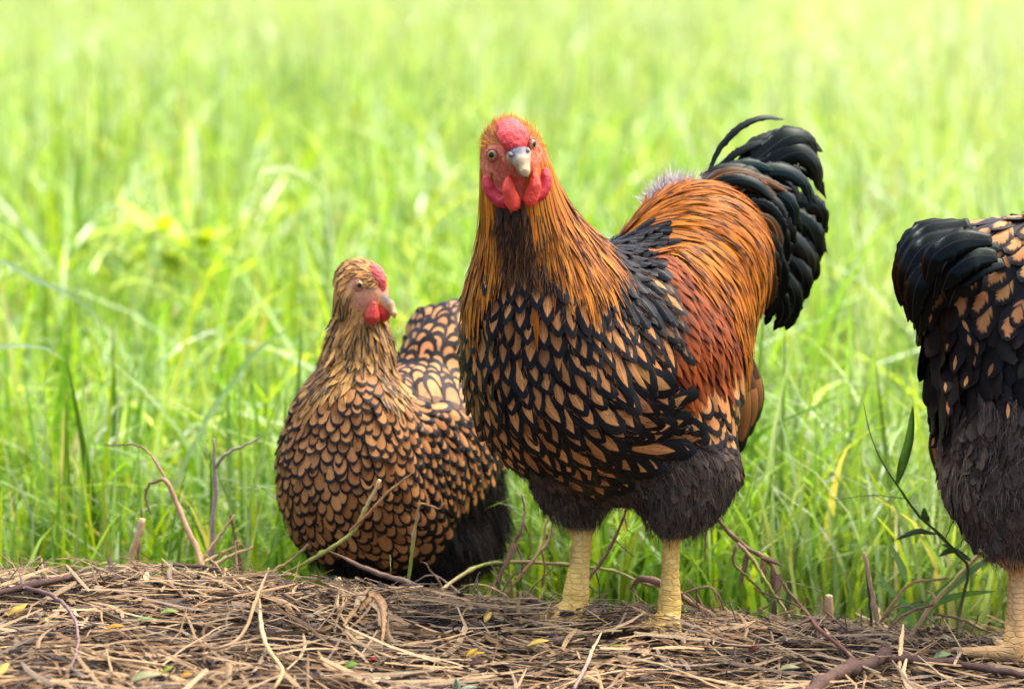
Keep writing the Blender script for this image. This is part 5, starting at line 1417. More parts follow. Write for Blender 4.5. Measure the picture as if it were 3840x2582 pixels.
stem_thing('twig', 'long dark brown twig arching over the straw at far left', 'twig',
           dict(path=[(-60, 2235), (60, 2208), (220, 2172), (420, 2145), (620, 2118), (780, 2128), (930, 2175), (1060, 2225), (1150, 2290)], depth=[('g', 0.02), ('g', 0.022), ('g', 0.022), 0.06, 0.06, 0.06, 0.04, ('g', 0.02), ('g', 0.015)], radii=[0.0052, 0.0046, 0.0038, 0.003, 0.0018], cols=DK, wob=0.0007, nodes=(0.1, 0.2, 0.33, 0.47, 0.6, 0.75), seed=1, n=46),
           [dict(path=[(80, 2200), (190, 2230), (262, 2290), (292, 2370), (290, 2440), (255, 2520)], depth=[('g', 0.022), ('g', 0.03), ('g', 0.036), ('g', 0.034), ('g', 0.028), ('g', 0.018)], radii=[0.0036, 0.003, 0.0022, 0.0012], cols=[lin(120, 96, 92), lin(138, 116, 116)], seed=2)], mat=M_TWIG)
stem_thing('branch', 'thick forked dark brown branch lying in the straw at bottom right', 'branch',
           dict(path=[(2990, 2640), (3070, 2570), (3180, 2510), (3280, 2478), (3330, 2440), (3318, 2412)], depth=[('g', 0.02), ('g', 0.022), ('g', 0.024), ('g', 0.026), ('g', 0.032), ('g', 0.04)], radii=[0.011, 0.0105, 0.0095, 0.0088, 0.0085, 0.006], cols=DK, sides=10, wob=0.0012, nodes=(0.3, 0.62, 0.9), seed=3, n=30),
           [dict(path=[(3290, 2468), (3400, 2470), (3560, 2484), (3720, 2510), (3900, 2545)], depth=[('g', 0.024), ('g', 0.024), ('g', 0.022), ('g', 0.022), ('g', 0.022)], radii=[0.0065, 0.006, 0.0055, 0.005], cols=DK, wob=0.0009, nodes=(0.2, 0.5, 0.7), seed=4),
            dict(path=[(3215, 2482), (3150, 2420), (3070, 2355), (3020, 2290), (2985, 2265), (2900, 2235), (2825, 2204)], depth=[('g', 0.022), ('g', 0.024), ('g', 0.024)][:3] + [0.06, 0.06, 0.07, 0.08], radii=[0.0035, 0.003, 0.0026, 0.002, 0.0012], cols=[lin(110, 74, 66), lin(130, 92, 80), lin(96, 74, 64)], nodes=(0.2, 0.4, 0.55, 0.7), seed=5)], mat=M_TWIG)
stem_thing('jointed_stem', 'green jointed grass stem rising in front of the golden hen', 'stem',
           dict(path=[(1090, 2140), (1180, 2090), (1260, 2042), (1330, 1985), (1372, 1900), (1400, 1850), (1424, 1797)], depth=[0.10, 0.09, 0.08, 0.075, 0.07, 0.07, 0.07], radii=[0.0032, 0.0031, 0.003, 0.0028], cols=[GR[0], GR[1], GR[1], TN[1]], nodes=(0.28, 0.52, 0.75), wob=0.0003, seed=6, n=34),
           [dict(path=[(1312, 1992), (1390, 1915), (1450, 1852), (1500, 1808), (1550, 1768)], depth=[0.078, 0.06, 0.055, 0.05, 0.045], radii=[0.0028, 0.0026, 0.0022, 0.001], cols=[lin(170, 120, 84), TN[2]], nodes=(0.5,), seed=7)])
stem_thing('broken_stalk', 'short tan broken stalk slanting up left of the golden hen', 'stalk',
           dict(path=[(1030, 2135), (1090, 2100), (1155, 2040)], depth=0.09, radii=[0.0026, 0.0022, 0.002], cols=[GR[2], BR[1]], seed=8))
stem_thing('bent_grass_stalk', 'upright stem with bent dry top in front of the golden hen\'s belly', 'stem',
           dict(path=[(1528, 2190), (1540, 2110), (1552, 2010), (1560, 1960), (1576, 1890), (1620, 1898), (1650, 1906), (1664, 1885)], depth=[0.07, 0.07, 0.068, 0.066, 0.06, 0.055, 0.05, 0.05], radii=[0.0026, 0.0026, 0.0028, 0.003, 0.0026, 0.0018, 0.0014, 0.001], cols=[GR[0], GR[0], TN[0], TN[2], BR[1]], nodes=(0.45,), wob=0.0004, seed=9, n=36))
stem_thing('flat_stalk', 'broad grey-brown dry leaf stalk slanting down before the golden hen', 'stalk',
           dict(path=[(1236, 2066), (1400, 2140), (1540, 2190), (1690, 2252)], depth=[0.05, 0.04, 0.03, 0.02], radii=[0.0015, 0.0042, 0.0052, 0.0045], cols=[BR[0], lin(120, 100, 84), lin(90, 72, 60)], wob=0.0008, seed=10, n=20))
stem_thing('runner_stem', 'long thin stem arching low behind the rooster\'s legs', 'stem',
           dict(path=[(1650, 2215), (1740, 2150), (1835, 2112), (2000, 2108), (2150, 2120), (2300, 2140), (2400, 2182), (2470, 2200)], depth=[0.06, 0.10, 0.13, 0.14, 0.14, 0.14, 0.13, 0.12], radii=[0.0030, 0.0030, 0.0026, 0.0026, 0.0024, 0.002], cols=[TN[1], GR[0], BR[1], GR[0], BR[1]], nodes=(0.2, 0.45, 0.6, 0.8), wob=0.0004, seed=11, n=40))
stem_thing('dry_weed', 'knotted dry weed stalk between the golden hen and the rooster', 'weed',
           dict(path=[(1955, 1850), (1968, 1910), (1955, 1985), (1930, 2030), (1908, 2090), (1860, 2180), (1800, 2290)], depth=[0.16, 0.16, 0.15, 0.15, 0.14, 0.12, 0.08], radii=[0.0014, 0.0026, 0.0030, 0.0058, 0.0030, 0.0030, 0.003], cols=[GY[0], BR[1], BR[0], BR[1]], nodes=(0.3, 0.42), wob=0.0007, seed=12, n=36),
           [dict(path=[(1960, 1955), (1985, 2010), (1990, 2060), (1975, 2110)], depth=0.16, radii=[0.0018, 0.001], cols=BR, seed=13), dict(path=[(1930, 2030), (1960, 2110), (1950, 2200)], depth=0.15, radii=[0.0022, 0.0014], cols=BR, seed=14)])
stem_thing('forked_stalk', 'pale forked dry stalk left of the rooster\'s legs', 'stalk',
           dict(path=[(2048, 1945), (2036, 2030), (2010, 2085), (1950, 2160), (1890, 2240), (1850, 2300)], depth=[0.12, 0.12, 0.11, 0.1, 0.09, 0.06], radii=[0.0016, 0.0024, 0.0030, 0.0028, 0.0028], cols=[TN[1], TN[2], BR[1]], nodes=(0.4,), seed=15, n=30),
           [dict(path=[(2072, 1940), (2062, 2020), (2015, 2082)], depth=0.115, radii=[0.002, 0.003, 0.0028], cols=[TN[1], TN[0]], seed=16), dict(path=[(2030, 2060), (2042, 2120), (2030, 2200)], depth=0.13, radii=[0.002, 0.0012], cols=BR, seed=17)])
stem_thing('slanting_twig', 'straight brown twig slanting between the rooster\'s two legs', 'twig',
           dict(path=[(2352, 1900), (2320, 1985), (2280, 2065), (2235, 2130), (2200, 2180)], depth=[0.10, 0.09, 0.085, 0.08, 0.07], radii=[0.0020, 0.0026, 0.003, 0.0028], cols=BR, nodes=(0.4, 0.5), seed=18),
           [dict(path=[(2340, 1930), (2352, 1980), (2380, 2006)], depth=0.10, radii=[0.0012, 0.0007], cols=BR, seed=19), dict(path=[(2305, 2020), (2340, 2055), (2378, 2086)], depth=0.09, radii=[0.0012, 0.0007], cols=DK, seed=20),
            dict(path=[(2235, 2145), (2248, 2200), (2244, 2290)], depth=0.09, radii=[0.0013, 0.0009], cols=DK, seed=21), dict(path=[(2205, 2190), (2230, 2215), (2285, 2232)], depth=0.08, radii=[0.0012, 0.0007], cols=DK, seed=22)])
stem_thing('curled_stalk', 'thick brown stalk curling out behind the rooster\'s right-hand leg', 'stalk',
           dict(path=[(2365, 2205), (2400, 2170), (2470, 2185), (2540, 2225), (2620, 2275), (2700, 2325), (2760, 2370)], depth=[0.09, 0.08, 0.07, 0.06, 0.06, 0.06, 0.05], radii=[0.0025, 0.006, 0.0058, 0.0048, 0.0042, 0.004], cols=[BR[0], lin(140, 108, 88), BR[1], lin(126, 96, 80)], wob=0.0005, seed=23, n=30),
           [dict(path=[(2366, 2200), (2385, 2235), (2400, 2300)], depth=0.08, radii=[0.0022, 0.0014], cols=BR, seed=24), dict(path=[(2540, 2230), (2640, 2200), (2680, 2215), (2712, 2270), (2722, 2320)], depth=0.05, radii=[0.0014, 0.002, 0.0016, 0.0008], cols=BR, seed=25), dict(path=[(2610, 2205), (2618, 2270), (2650, 2330)], depth=0.04, radii=[0.0010, 0.0014, 0.0008], cols=DK, seed=26)])
stem_thing('withered_plant', 'withered brown plant with drooping leaves right of the rooster', 'plant',
           dict(path=[(2655, 1885), (2690, 1940), (2740, 2000), (2800, 2052), (2880, 2105), (2945, 2200), (3010, 2280), (3080, 2360)], depth=[0.12, 0.12, 0.12, 0.12, 0.11, 0.1, 0.09, 0.06], radii=[0.0034, 0.0034, 0.0034, 0.003, 0.0028, 0.0026], cols=[lin(130, 100, 80), lin(120, 92, 74), lin(110, 86, 60)], nodes=(0.25, 0.42, 0.58), wob=0.0006, seed=27, n=40),
           [dict(path=[(2660, 1930), (2648, 1980), (2643, 2110)], depth=0.13, radii=[0.0012, 0.002, 0.0008], cols=BR, seed=28), dict(path=[(2765, 2038), (2810, 2080), (2860, 2160), (2920, 2250), (2970, 2330)], depth=[0.1, 0.1, 0.09, 0.08, 0.06], radii=[0.0034, 0.003, 0.0026, 0.0022], cols=[lin(150, 120, 100), GR[0], BR[1]], seed=29),
            dict(path=[(2762, 2045), (2750, 2105), (2800, 2160), (2850, 2210), (2890, 2260)], depth=0.08, radii=[0.003, 0.0026, 0.002, 0.0016], cols=[lin(150, 120, 100), lin(96, 100, 50), DK[0]], seed=30), dict(path=[(2905, 2225), (2960, 2180), (3085, 2220)], depth=0.07, radii=[0.0012, 0.0006], cols=BR, seed=31)],
           extra=[('leaf', [(2800, 2060), (2795, 2110), (2772, 2210)], 0.1, 0.008, lin(150, 122, 98), M_STRAW), ('leaf', [(2855, 2095), (2862, 2140), (2855, 2190)], 0.1, 0.009, lin(160, 128, 108), M_STRAW), ('leaf', [(2895, 2120), (2900, 2170), (2885, 2230)], 0.1, 0.009, lin(140, 110, 88), M_STRAW), ('leaf', [(2925, 2150), (2915, 2190), (2920, 2240)], 0.09, 0.011, lin(170, 138, 118), M_STRAW),
                  ('leaf', [(2850, 2090), (2890, 2100), (2935, 2120)], 0.1, 0.007, lin(120, 92, 78), M_STRAW), ('leaf', [(2905, 2250), (2900, 2300), (2885, 2345)], 0.06, 0.007, lin(110, 84, 66), M_STRAW)])
stem_thing('cut_stub', 'tall thin pale cut stub standing right of the rooster', 'stub',
           dict(path=[(3240, 2070), (3262, 2180), (3280, 2280), (3300, 2385)], depth=0.06, radii=[0.0036, 0.0034, 0.0036, 0.0042], cols=[TN[1], lin(200, 170, 140), TN[0]], nodes=(0.65,), seed=32),
           [dict(path=[(3248, 2110), (3258, 2220), (3268, 2360)], depth=0.085, radii=[0.0026, 0.0024, 0.0026], cols=DK, seed=33)])
stem_thing('round_stub', 'short rounded pale stub in the grass right of the rooster', 'stub',
           dict(path=[(3109, 2230), (3107, 2262), (3107, 2305), (3104, 2350)], depth=0.11, wob=0, radii=[0.0058, 0.0080, 0.0082, 0.0080], cols=[lin(220, 186, 150), TN[2]], sides=10, seed=34))
stem_thing('pale_stalk', 'pale diagonal jointed stalk leaning toward the dark hen', 'stalk',
           dict(path=[(3395, 2410), (3440, 2345), (3505, 2255), (3590, 2165), (3640, 2110), (3692, 2058)], depth=[-0.02, 0.0, 0.01, 0.02, 0.03, 0.03], radii=[0.0038, 0.0038, 0.0036, 0.0034, 0.003], cols=[BR[1], TN[0], GR[1], TN[1]], nodes=(0.42, 0.7), wob=0.0004, seed=35, n=30),
           [dict(path=[(3505, 2262), (3500, 2230), (3480, 2215)], depth=0.0, radii=[0.0022, 0.0028, 0.0015], cols=TN, seed=36), dict(path=[(3500, 2300), (3600, 2320), (3700, 2365), (3740, 2380)], depth=0.0, radii=[0.0022, 0.0022, 0.0014], cols=BR, seed=37), dict(path=[(3310, 2390), (3380, 2310), (3470, 2275), (3500, 2270)], depth=-0.01, radii=[0.0014, 0.0028, 0.0022], cols=BR, seed=38), dict(path=[(3290, 2350), (3350, 2260), (3410, 2190), (3480, 2175), (3560, 2165)], depth=0.06, radii=[0.003, 0.0026, 0.002], cols=[GR[2], TN[2]], seed=39)])
GL = (0.08, 0.19, 0.03); BG = (0.16, 0.28, 0.18)
stem_thing('green_weed', 'thin green weed with narrow upright leaf beside the dark hen', 'weed',
           dict(path=[(3238, 1510), (3262, 1620), (3300, 1715), (3362, 1815), (3440, 1925), (3520, 2000), (3590, 2075), (3630, 2135), (3600, 2290), (3590, 2400)], depth=[0.02, 0.02, 0.01, 0.0, 0.0, 0.0, 0.01, 0.02, 0.03, 0.0], radii=[0.0006, 0.001, 0.0015, 0.002, 0.0024, 0.0026, 0.003, 0.003], cols=[(0.08, 0.15, 0.03), (0.05, 0.11, 0.02), (0.05, 0.10, 0.02), (0.16, 0.16, 0.05)], nodes=(0.36, 0.55), wob=0.0002, seed=40, n=44),
           [dict(path=[(3540, 2030), (3570, 1960), (3600, 1920)], depth=0.0, radii=[0.0009, 0.0012, 0.0005], cols=[GL, (0.12, 0.11, 0.03)], seed=41), dict(path=[(3600, 2050), (3615, 2010), (3630, 1960)], depth=0.0, radii=[0.0009, 0.0012, 0.0004], cols=[(0.12, 0.11, 0.03)], seed=42), dict(path=[(3395, 1868), (3300, 1858), (3240, 1856), (3130, 1876)], depth=[0.0, 0.01, 0.02, 0.04], radii=[0.0009, 0.0008, 0.0005], cols=[GL, (0.14, 0.22, 0.06)], seed=43)],
           extra=[('leaf', [(3364, 1812), (3385, 1740), (3412, 1640), (3424, 1515)], [0, -0.01, -0.012, -0.01], 0.0125, (0.15, 0.32, 0.04), M_LEAF), ('leaf', [(3475, 1955), (3468, 1930), (3465, 1900)], [0, -0.01, -0.01], 0.011, GL, M_LEAF), ('leaf', [(3510, 2000), (3440, 1990), (3355, 2025)], [0, 0.03, 0.05], 0.010, BG, M_LEAF),
                  ('leaf', [(3590, 2068), (3560, 2062), (3520, 2085)], 0.0, 0.009, GL, M_LEAF), ('leaf', [(3640, 2100), (3560, 2050), (3530, 2040)], 0.02, 0.008, BG, M_LEAF)])
stem_thing('grass_tuft', 'low tuft of blue-green grass blades near the pale stalk', 'grass tuft',
           dict(path=[(3430, 2400), (3450, 2330), (3460, 2250)], depth=0.06, radii=[0.002, 0.0018, 0.0012], cols=[(0.10, 0.2, 0.04)], seed=44),
           extra=[('blade', [(3440, 2390), (3500, 2260), (3640, 2140), (3760, 2060)], [0.05, 0.07, 0.09, 0.12], 0.011, BG, M_GRASS), ('blade', [(3450, 2390), (3470, 2280), (3560, 2190), (3620, 2120)], 0.05, 0.011, (0.12, 0.24, 0.04), M_GRASS), ('blade', [(3430, 2380), (3400, 2280), (3320, 2190), (3290, 2130)], 0.07, 0.010, BG, M_GRASS), ('blade', [(3420, 2390), (3480, 2280), (3600, 2230), (3740, 2215)], 0.04, 0.010, (0.13, 0.26, 0.05), M_GRASS),
                  ('blade', [(3350, 2330), (3400, 2280), (3450, 2270), (3520, 2272)], 0.03, 0.008, (0.14, 0.28, 0.04), M_GRASS), ('blade', [(3400, 2180), (3380, 2120), (3340, 2040)], 0.08, 0.010, BG, M_GRASS)])
# left background: dead stalks standing in the near grass
stem_thing('leaning_stub', 'thick pale broken stub leaning right at the left of the mound', 'stub',
           dict(path=[(455, 2210), (480, 2130), (505, 2050), (535, 1945)], depth=0.12, radii=[0.0048, 0.005, 0.005, 0.0058], cols=[TN[2], TN[0], lin(210, 176, 140)], sides=7, wob=0.0006, seed=45),
           [dict(path=[(515, 2160), (520, 2050), (530, 1960), (532, 1905)], depth=0.14, radii=[0.0028, 0.0024, 0.0014], cols=BR, seed=46)])
stem_thing('bent_reed', 'bent dry reed folding over in the grass left of the golden hen', 'reed',
           dict(path=[(768, 2150), (740, 2060), (700, 1975), (660, 1880), (620, 1800), (560, 1815)], depth=[0.14, 0.16, 0.17, 0.18, 0.18, 0.2], radii=[0.005, 0.005, 0.0048, 0.0044, 0.0036, 0.002], cols=[TN[0], lin(206, 168, 130), BR[1]], seed=47, n=28),
           [dict(path=[(660, 1890), (590, 1740), (520, 1672), (390, 1668)], depth=[0.18, 0.22, 0.25, 0.28], radii=[0.002, 0.0022, 0.002, 0.001], cols=BR, seed=48), dict(path=[(560, 1815), (545, 1860), (565, 1930)], depth=0.2, radii=[0.0026, 0.002, 0.001], cols=BR, seed=49)])
stem_thing('grey_stalk', 'grey upright stalk with side arm in the grass left of the golden hen', 'stalk',
           dict(path=[(795, 2120), (800, 1960), (808, 1830), (800, 1640)], depth=0.25, radii=[0.005, 0.0045, 0.0042, 0.002], cols=[GY[0], lin(170, 156, 146), GY[0]], seed=50),
           [dict(path=[(808, 1750), (850, 1700), (920, 1668), (975, 1640)], depth=0.25, radii=[0.003, 0.0026, 0.0014], cols=[GY[0], GY[0]], seed=51)])
for i, (path, lab) in enumerate([([(720, 2170), (850, 2090), (950, 2050)], 'lowest of the tan straws leaning up at the golden hen\'s breast'), ([(740, 2120), (800, 2040), (880, 1930)], 'steep tan straw leaning up in the grass left of the golden hen'),
                                 ([(905, 2160), (890, 2060), (865, 1930)], 'dark upright dead stem left of the golden hen\'s breast'), ([(640, 2170), (760, 2110), (900, 2040)], 'straw crossing low before the bent reed')]):
    stem_thing('dry_stalk', lab, 'stalk', dict(path=path, depth=0.14 + 0.02 * i, radii=[0.0034, 0.003, 0.0022], cols=[TN, TN, BR, TN][i], seed=60 + i), group='dry stalks left of the hen')
# bent straws in front
stem_thing('bent_straw', 'long pale bent straw standing out of the litter at lower left', 'straw',
           dict(path=[(1008, 2128), (975, 2230), (978, 2330), (1000, 2420), (1050, 2490), (1060, 2520), (1025, 2582)], depth=[-0.08, -0.09, ('g', 0.035), ('g', 0.03), ('g', 0.026), ('g', 0.026), ('g', 0.02)], radii=[0.0014, 0.0024, 0.003, 0.0032, 0.003, 0.0026], cols=[TN[0], TN[1], TN[2]], seed=70, n=30))
stem_thing('bowed_straw', 'bowed grey-tan straw beside the long pale bent straw', 'straw',
           dict(path=[(1000, 2150), (955, 2260), (925, 2350), (870, 2410), (780, 2440)], depth=[-0.08, ('g', 0.05), ('g', 0.035), ('g', 0.028), ('g', 0.02)], radii=[0.0012, 0.0026, 0.0028, 0.0022], cols=[GY[0], TN[2], BR[1]], seed=71, n=24))
stem_thing('split_straw', 'upright split straw end at the right of the mound, near the forked branch', 'straw',
           dict(path=[(3388, 2340), (3380, 2400), (3376, 2450), (3370, 2510)], depth=[('g', 0.055), ('g', 0.04), ('g', 0.028), ('g', 0.015)], radii=[0.0012, 0.0040, 0.0036, 0.003], cols=[TN[1], TN[0]], wob=0.0002, seed=72))
stem_thing('standing_straw', 'thin straw standing upright at bottom centre of the litter', 'straw',
           dict(path=[(2255, 2370), (2225, 2430), (2195, 2500), (2150, 2582)], depth=[('g', 0.04), ('g', 0.032), ('g', 0.026), ('g', 0.02)], radii=[0.001, 0.0028, 0.003, 0.0028], cols=[TN[1], GY[0], GY[1]], seed=73))
stem_thing('torn_leaf_stalk', 'torn upright dry leaf stalk at the foot of the golden hen', 'stalk',
           dict(path=[(1268, 2170), (1282, 2215), (1290, 2260), (1260, 2300)], depth=[0.02, 0.02, ('g', 0.03), ('g', 0.02)], radii=[0.0046, 0.004, 0.003, 0.002], cols=[TN[1], TN[0]], seed=74))
def folded():
    pts = place([(1290, 2350), (1345, 2275), (1400, 2232), (1436, 2275), (1440, 2340), (1430, 2420)], [('g', 0.03), ('g', 0.045), ('g', 0.05), ('g', 0.045), ('g', 0.035), ('g', 0.02)])
    v, f = blade(pts, 0.013, norm([0.35, 0.9, 0.25]), 14, fold=0.3, power=1.6, base=0.5)
    set_props(mesh_ob('folded_leaf', v, f, M_STRAW, col=np.repeat([lin(176, 140, 98)], len(v), 0), origin=pts[0]), 'folded brown dry leaf arching over the litter below the golden hen', 'leaf')
folded()

# ------------------------------------------------------------------ leaves, petals and a seedling on the litter
def flat_leaf(name, label, cat, px, py, size, ratio, color, yaw, tilt=0.25, cup=0.25, group=None):
    d = ray(px, py); t = 3.0
    for _ in range(60):
        q = CAM_POS + d * t; t += (q[2] - (float(ground_z(q[0], q[1])) + 0.027)) / abs(d[2]) * 0.7
    c = CAM_POS + d * t
    ax = np.array([math.cos(yaw), math.sin(yaw), tilt]); ax /= np.linalg.norm(ax)
    sd = norm(np.cross([0, -0.55, 1.0], ax)); nn = np.cross(ax, sd)
    pts = [c - ax * size * 0.5, c + nn * size * cup * 0.4, c + ax * size * 0.5]
    v, f = blade(pts, size * ratio, sd, 9, fold=cup, power=1.1, base=0.25, thick=0.0006)
    o = mesh_ob(name, v, f, M_LEAF, col=np.repeat([color], len(v), 0) * RNG.uniform(0.92, 1.08, (len(v), 1)), origin=c)
    return set_props(o, label, cat, group)
YL = lin(232, 196, 96, 0.8); YO = lin(224, 166, 60, 0.8); LG = lin(168, 190, 120, 0.7)
for a in [('petal', 'pale yellow curled petal on the litter at the far left', 'petal', 62, 2290, 0.022, 0.55, YL, 0.3, 0.5), ('petal', 'yellow petal leaning right beside the curled one at far left', 'petal', 82, 2282, 0.020, 0.5, YL, 0.9, 0.6),
          ('petal', 'yellow petal at the left edge of the photo, near the bottom', 'petal', 12, 2510, 0.028, 0.5, YL, 1.3, 0.3), ('yellow_leaf', 'small orange-yellow leaf below the arching twig', 'leaf', 432, 2354, 0.026, 0.4, YO, -0.4, 0.3),
          ('yellow_leaf', 'tiny orange-yellow leaf scrap near the bent straw at lower left', 'leaf', 700, 2532, 0.014, 0.6, YO, 0.2, 0.3), ('pale_leaf', 'oval pale green leaf lying near the bottom left', 'leaf', 548, 2540, 0.032, 0.5, lin(176, 176, 130, 0.75), 0.2, 0.2),
          ('green_leaf', 'long pale green leaf on the litter left of centre', 'leaf', 545, 2326, 0.028, 0.26, LG, -0.15, 0.15), ('green_leaf', 'smaller green leaf behind the long pale one', 'leaf', 635, 2295, 0.022, 0.4, lin(176, 200, 110, 0.7), -0.1, 0.15),
          ('green_leaf', 'small round green leaf at lower left of centre', 'leaf', 1318, 2496, 0.017, 0.75, lin(140, 178, 70, 0.6), 0.1, 0.3), ('green_leaf', 'bright green leaf scrap at the bottom edge, left', 'leaf', 630, 2510, 0.014, 0.5, lin(180, 200, 60, 0.6), 0.5, 0.5),
          ('round_leaf', 'round pale green leaf beside the dark hen\'s foot', 'leaf', 3536, 2458, 0.020, 0.7, lin(164, 186, 130, 0.7), 0.0, 0.25), ('pale_leaf', 'pale green leaf scrap on the litter right of the rooster', 'leaf', 2960, 2506, 0.024, 0.42, lin(190, 196, 140, 0.7), -0.3, 0.2),
          ('yellow_leaf', 'pointed pale yellow scrap on the litter below the rooster\'s left-hand foot', 'leaf', 1830, 2312, 0.018, 0.5, YL, 1.1, 0.5), ('yellow_leaf', 'flat pale yellow scrap under the rooster at centre', 'leaf', 2020, 2410, 0.026, 0.35, YL, 0.2, 0.2),
          ('petal', 'bright yellow flower petal left of the seedling, upper', 'petal', 1770, 2445, 0.016, 0.35, lin(236, 200, 50, 0.75), 0.5, 0.5), ('petal', 'bright yellow flower petal behind the seedling, lower', 'petal', 1795, 2452, 0.015, 0.35, lin(236, 200, 50, 0.75), -0.4, 0.4),
          ('red_leaf', 'small dark red leaf on the litter right of the rooster', 'leaf', 2832, 2432, 0.016, 0.6, lin(120, 58, 48, 0.6), 0.2, 0.4), ('red_leaf', 'purple-brown leaf on the litter behind the seedling', 'leaf', 1790, 2484, 0.018, 0.6, lin(112, 78, 70, 0.6), 0.1, 0.3),
          ('red_berry_skin', 'tiny bright red scrap on the litter left of the seedling', 'scrap', 1400, 2470, 0.009, 0.6, lin(210, 50, 50, 0.6), 0.1, 0.4), ('green_leaf', 'yellow-green curled strip under the rooster at right of centre', 'leaf', 2310, 2425, 0.024, 0.16, lin(190, 196, 60, 0.6), -0.4, 0.3)]:
    flat_leaf(*a)
def seedling():
    d = ray(1712, 2530); c = CAM_POS + d * 3.06
    c[2] = float(ground_z(c[0], c[1])) + 0.010
    root = empty('seedling', c); set_props(root, 'small pale green seedling sprouting from the litter at bottom centre', 'seedling')
    v, f, _ = tube([c - [0, 0, 0.01], c + [0.0, 0, 0.008], c + [0.001, 0, 0.018]], [0.0014, 0.0012, 0.001], 6, 8)
    mesh_ob('stem', v, f, M_LEAF, root, col=np.repeat([lin(150, 180, 110, 0.7)], len(v), 0))
    top = c + np.array([0.001, 0, 0.017])
    for dx, dy, dz, L, col in ((-0.9, -0.3, 0.15, 0.022, lin(170, 196, 170, 0.75)), (0.85, -0.2, 0.35, 0.024, lin(176, 200, 176, 0.75)), (-0.08, -0.25, 0.9, 0.020, lin(150, 186, 150, 0.7)), (0.75, -0.4, -0.1, 0.018, lin(180, 200, 90, 0.7))):
        dr = norm([dx, dy, dz]); sd = norm(np.cross(dr, [0, -0.8, 0.6]))
        v, f = blade([top, top + dr * L * 0.5 + [0, 0, 0.002], top + dr * L], L * 0.42, sd, 8, fold=0.25, power=1.0, base=0.3)
        mesh_ob('leaf', v, f, M_LEAF, root, col=np.repeat([col], len(v), 0))
seedling()
# ------------------------------------------------------------------ broad-leaved yellow-green weed standing in the meadow, and one long arching blade
def meadow_weed():
    b = P(610, 1500, 2.5); b[2] = FIELD_Z
    root = empty('meadow_weed', b); set_props(root, 'leafy yellow-green weed standing above the grass at left', 'weed')
    top = P(610, 850, 2.5)
    v, f, _ = tube([b, (b + top) / 2 + [0.02, 0, 0], top], [0.005, 0.004, 0.002], 6, 12)
    mesh_ob('stem', v, f, M_STEM, root, col=np.repeat([(0.25, 0.32, 0.06)], len(v), 0))
    g = np.random.default_rng(4)
    for i in range(46):
        h = g.uniform(0.72, 1.0); s0 = b + (top - b) * h
        a = g.uniform(0, 6.28); dr = norm([math.cos(a), math.sin(a) * 0.7, g.uniform(-0.1, 0.6)]); L = g.uniform(0.06, 0.13)
        s0 = s0 + np.array([g.normal(0, 0.05), g.normal(0, 0.05), 0])
        v, f = blade([s0, s0 + dr * L * 0.55 + [0, 0, 0.006], s0 + dr * L - [0, 0, 0.012]], L * 0.36, norm(np.cross(dr, [0, 0, 1.0])), 8, power=1.0, thick=0)
        mesh_ob('leaf', v, f, M_GRASS, root, col=np.repeat([np.array((0.34, 0.44, 0.03)) * g.uniform(0.8, 1.2)], len(v), 0))
meadow_weed()
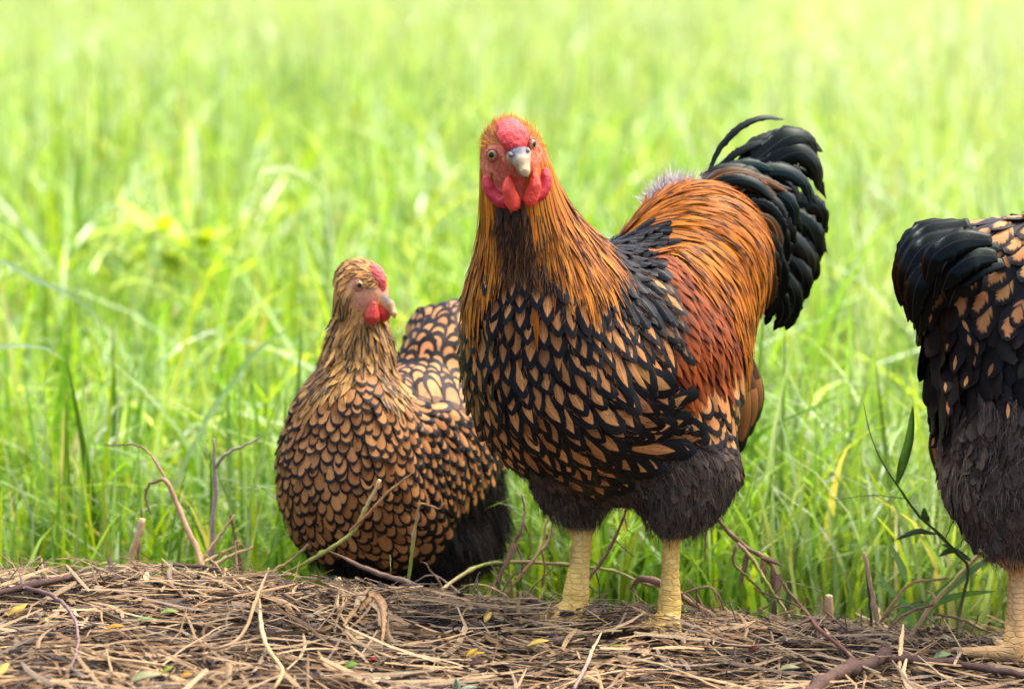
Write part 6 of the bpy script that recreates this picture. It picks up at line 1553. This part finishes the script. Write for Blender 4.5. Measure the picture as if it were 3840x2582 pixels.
for nm, lab, path, Y, w, c in [('arching_blade', 'long pale grass blade arching over the meadow above the hen', [(985, 640), (1060, 625), (1150, 655), (1235, 735)], 2.2, 0.02, (0.6, 0.68, 0.4)),
                               ('arching_blade', 'blue-green grass blade bowing from the left edge', [(-20, 1040), (150, 1060), (320, 1140), (420, 1290)], 0.9, 0.011, (0.3, 0.44, 0.28)),
                               ('arching_blade', 'pale blade leaning over from the left edge, lower', [(-20, 1320), (60, 1295), (160, 1300), (260, 1360)], 0.8, 0.011, (0.42, 0.55, 0.4)),
                               ('tall_blade', 'broad blue-green blade slanting right, left of the hen\'s neck', [(740, 1700), (860, 1450), (980, 1300), (1120, 1215)], 0.8, 0.012, (0.26, 0.42, 0.22))]:
    pts = [P(a, b, Y) for a, b in path]; tail_ = pts[-1].copy() if path[0][1] > path[-1][1] else pts[0].copy()
    root_pt = np.array([pts[0][0] - 0.16 * (nm == 'arching_blade'), Y, FIELD_Z]); pts = [root_pt] + pts
    v, f = blade(pts, w, norm(np.cross(norm(pts[-1] - pts[1]), _f) + np.array([0, 0.5, 0.3])), 16, power=2.0, thick=0)
    set_props(mesh_ob(nm, v, f, M_GRASS, col=np.repeat([c], len(v), 0), origin=root_pt), lab, 'grass blade')

# ------------------------------------------------------------------ dead stems standing along the crest and larger straws on top of the litter
def clutter():
    g = np.random.default_rng(91)
    for px0, n, lab in [(1800, 9, 'thin dead stems on the crest just right of the golden hen'), (2030, 8, 'thin dead stems left of the rooster\'s left-hand leg'), (2650, 8, 'thin dead stems at the foot of the withered plant, right of the rooster'),
                        (2990, 9, 'dead stems around the rounded stub'), (3280, 7, 'thin dead stems round the tall cut stub'), (3640, 10, 'tangle of dead stems before the dark hen\'s leg'), (860, 12, 'dead stems at the crest left of the golden hen'), (120, 8, 'dead stems curling up at the far left crest')]:
        root = None
        for i in range(n):
            px = px0 + g.normal(0, 95); py = np.interp(px, [a for a, b in _sk], [b for a, b in _sk]) + g.uniform(-5, 25)
            y = g.uniform(0.02, 0.12); h = g.uniform(40, 200) * (0.6 if px0 < 200 else 1); dx = g.normal(0, 80)
            path = [(px, py + 25), (px + dx * 0.4, py - h * 0.5), (px + dx, py - h)]
            if g.random() < 0.5: path.append((px + dx * 1.4 + g.normal(0, 30), py - h + g.uniform(-10, 60)))
            c = [TN, BR, BR, GY][g.integers(0, 4)]
            v, f, col = stem_mesh(path, y, [0.0026, 0.0020, 0.0014, 0.0007], c, 5, 0.0008, seed=int(px) + i, n=12)
            if root is None:
                root = empty('dead_weed', v[0]); set_props(root, lab, 'weed')
            mesh_ob('stem', v, f, M_STEM, root, col=col)
clutter()
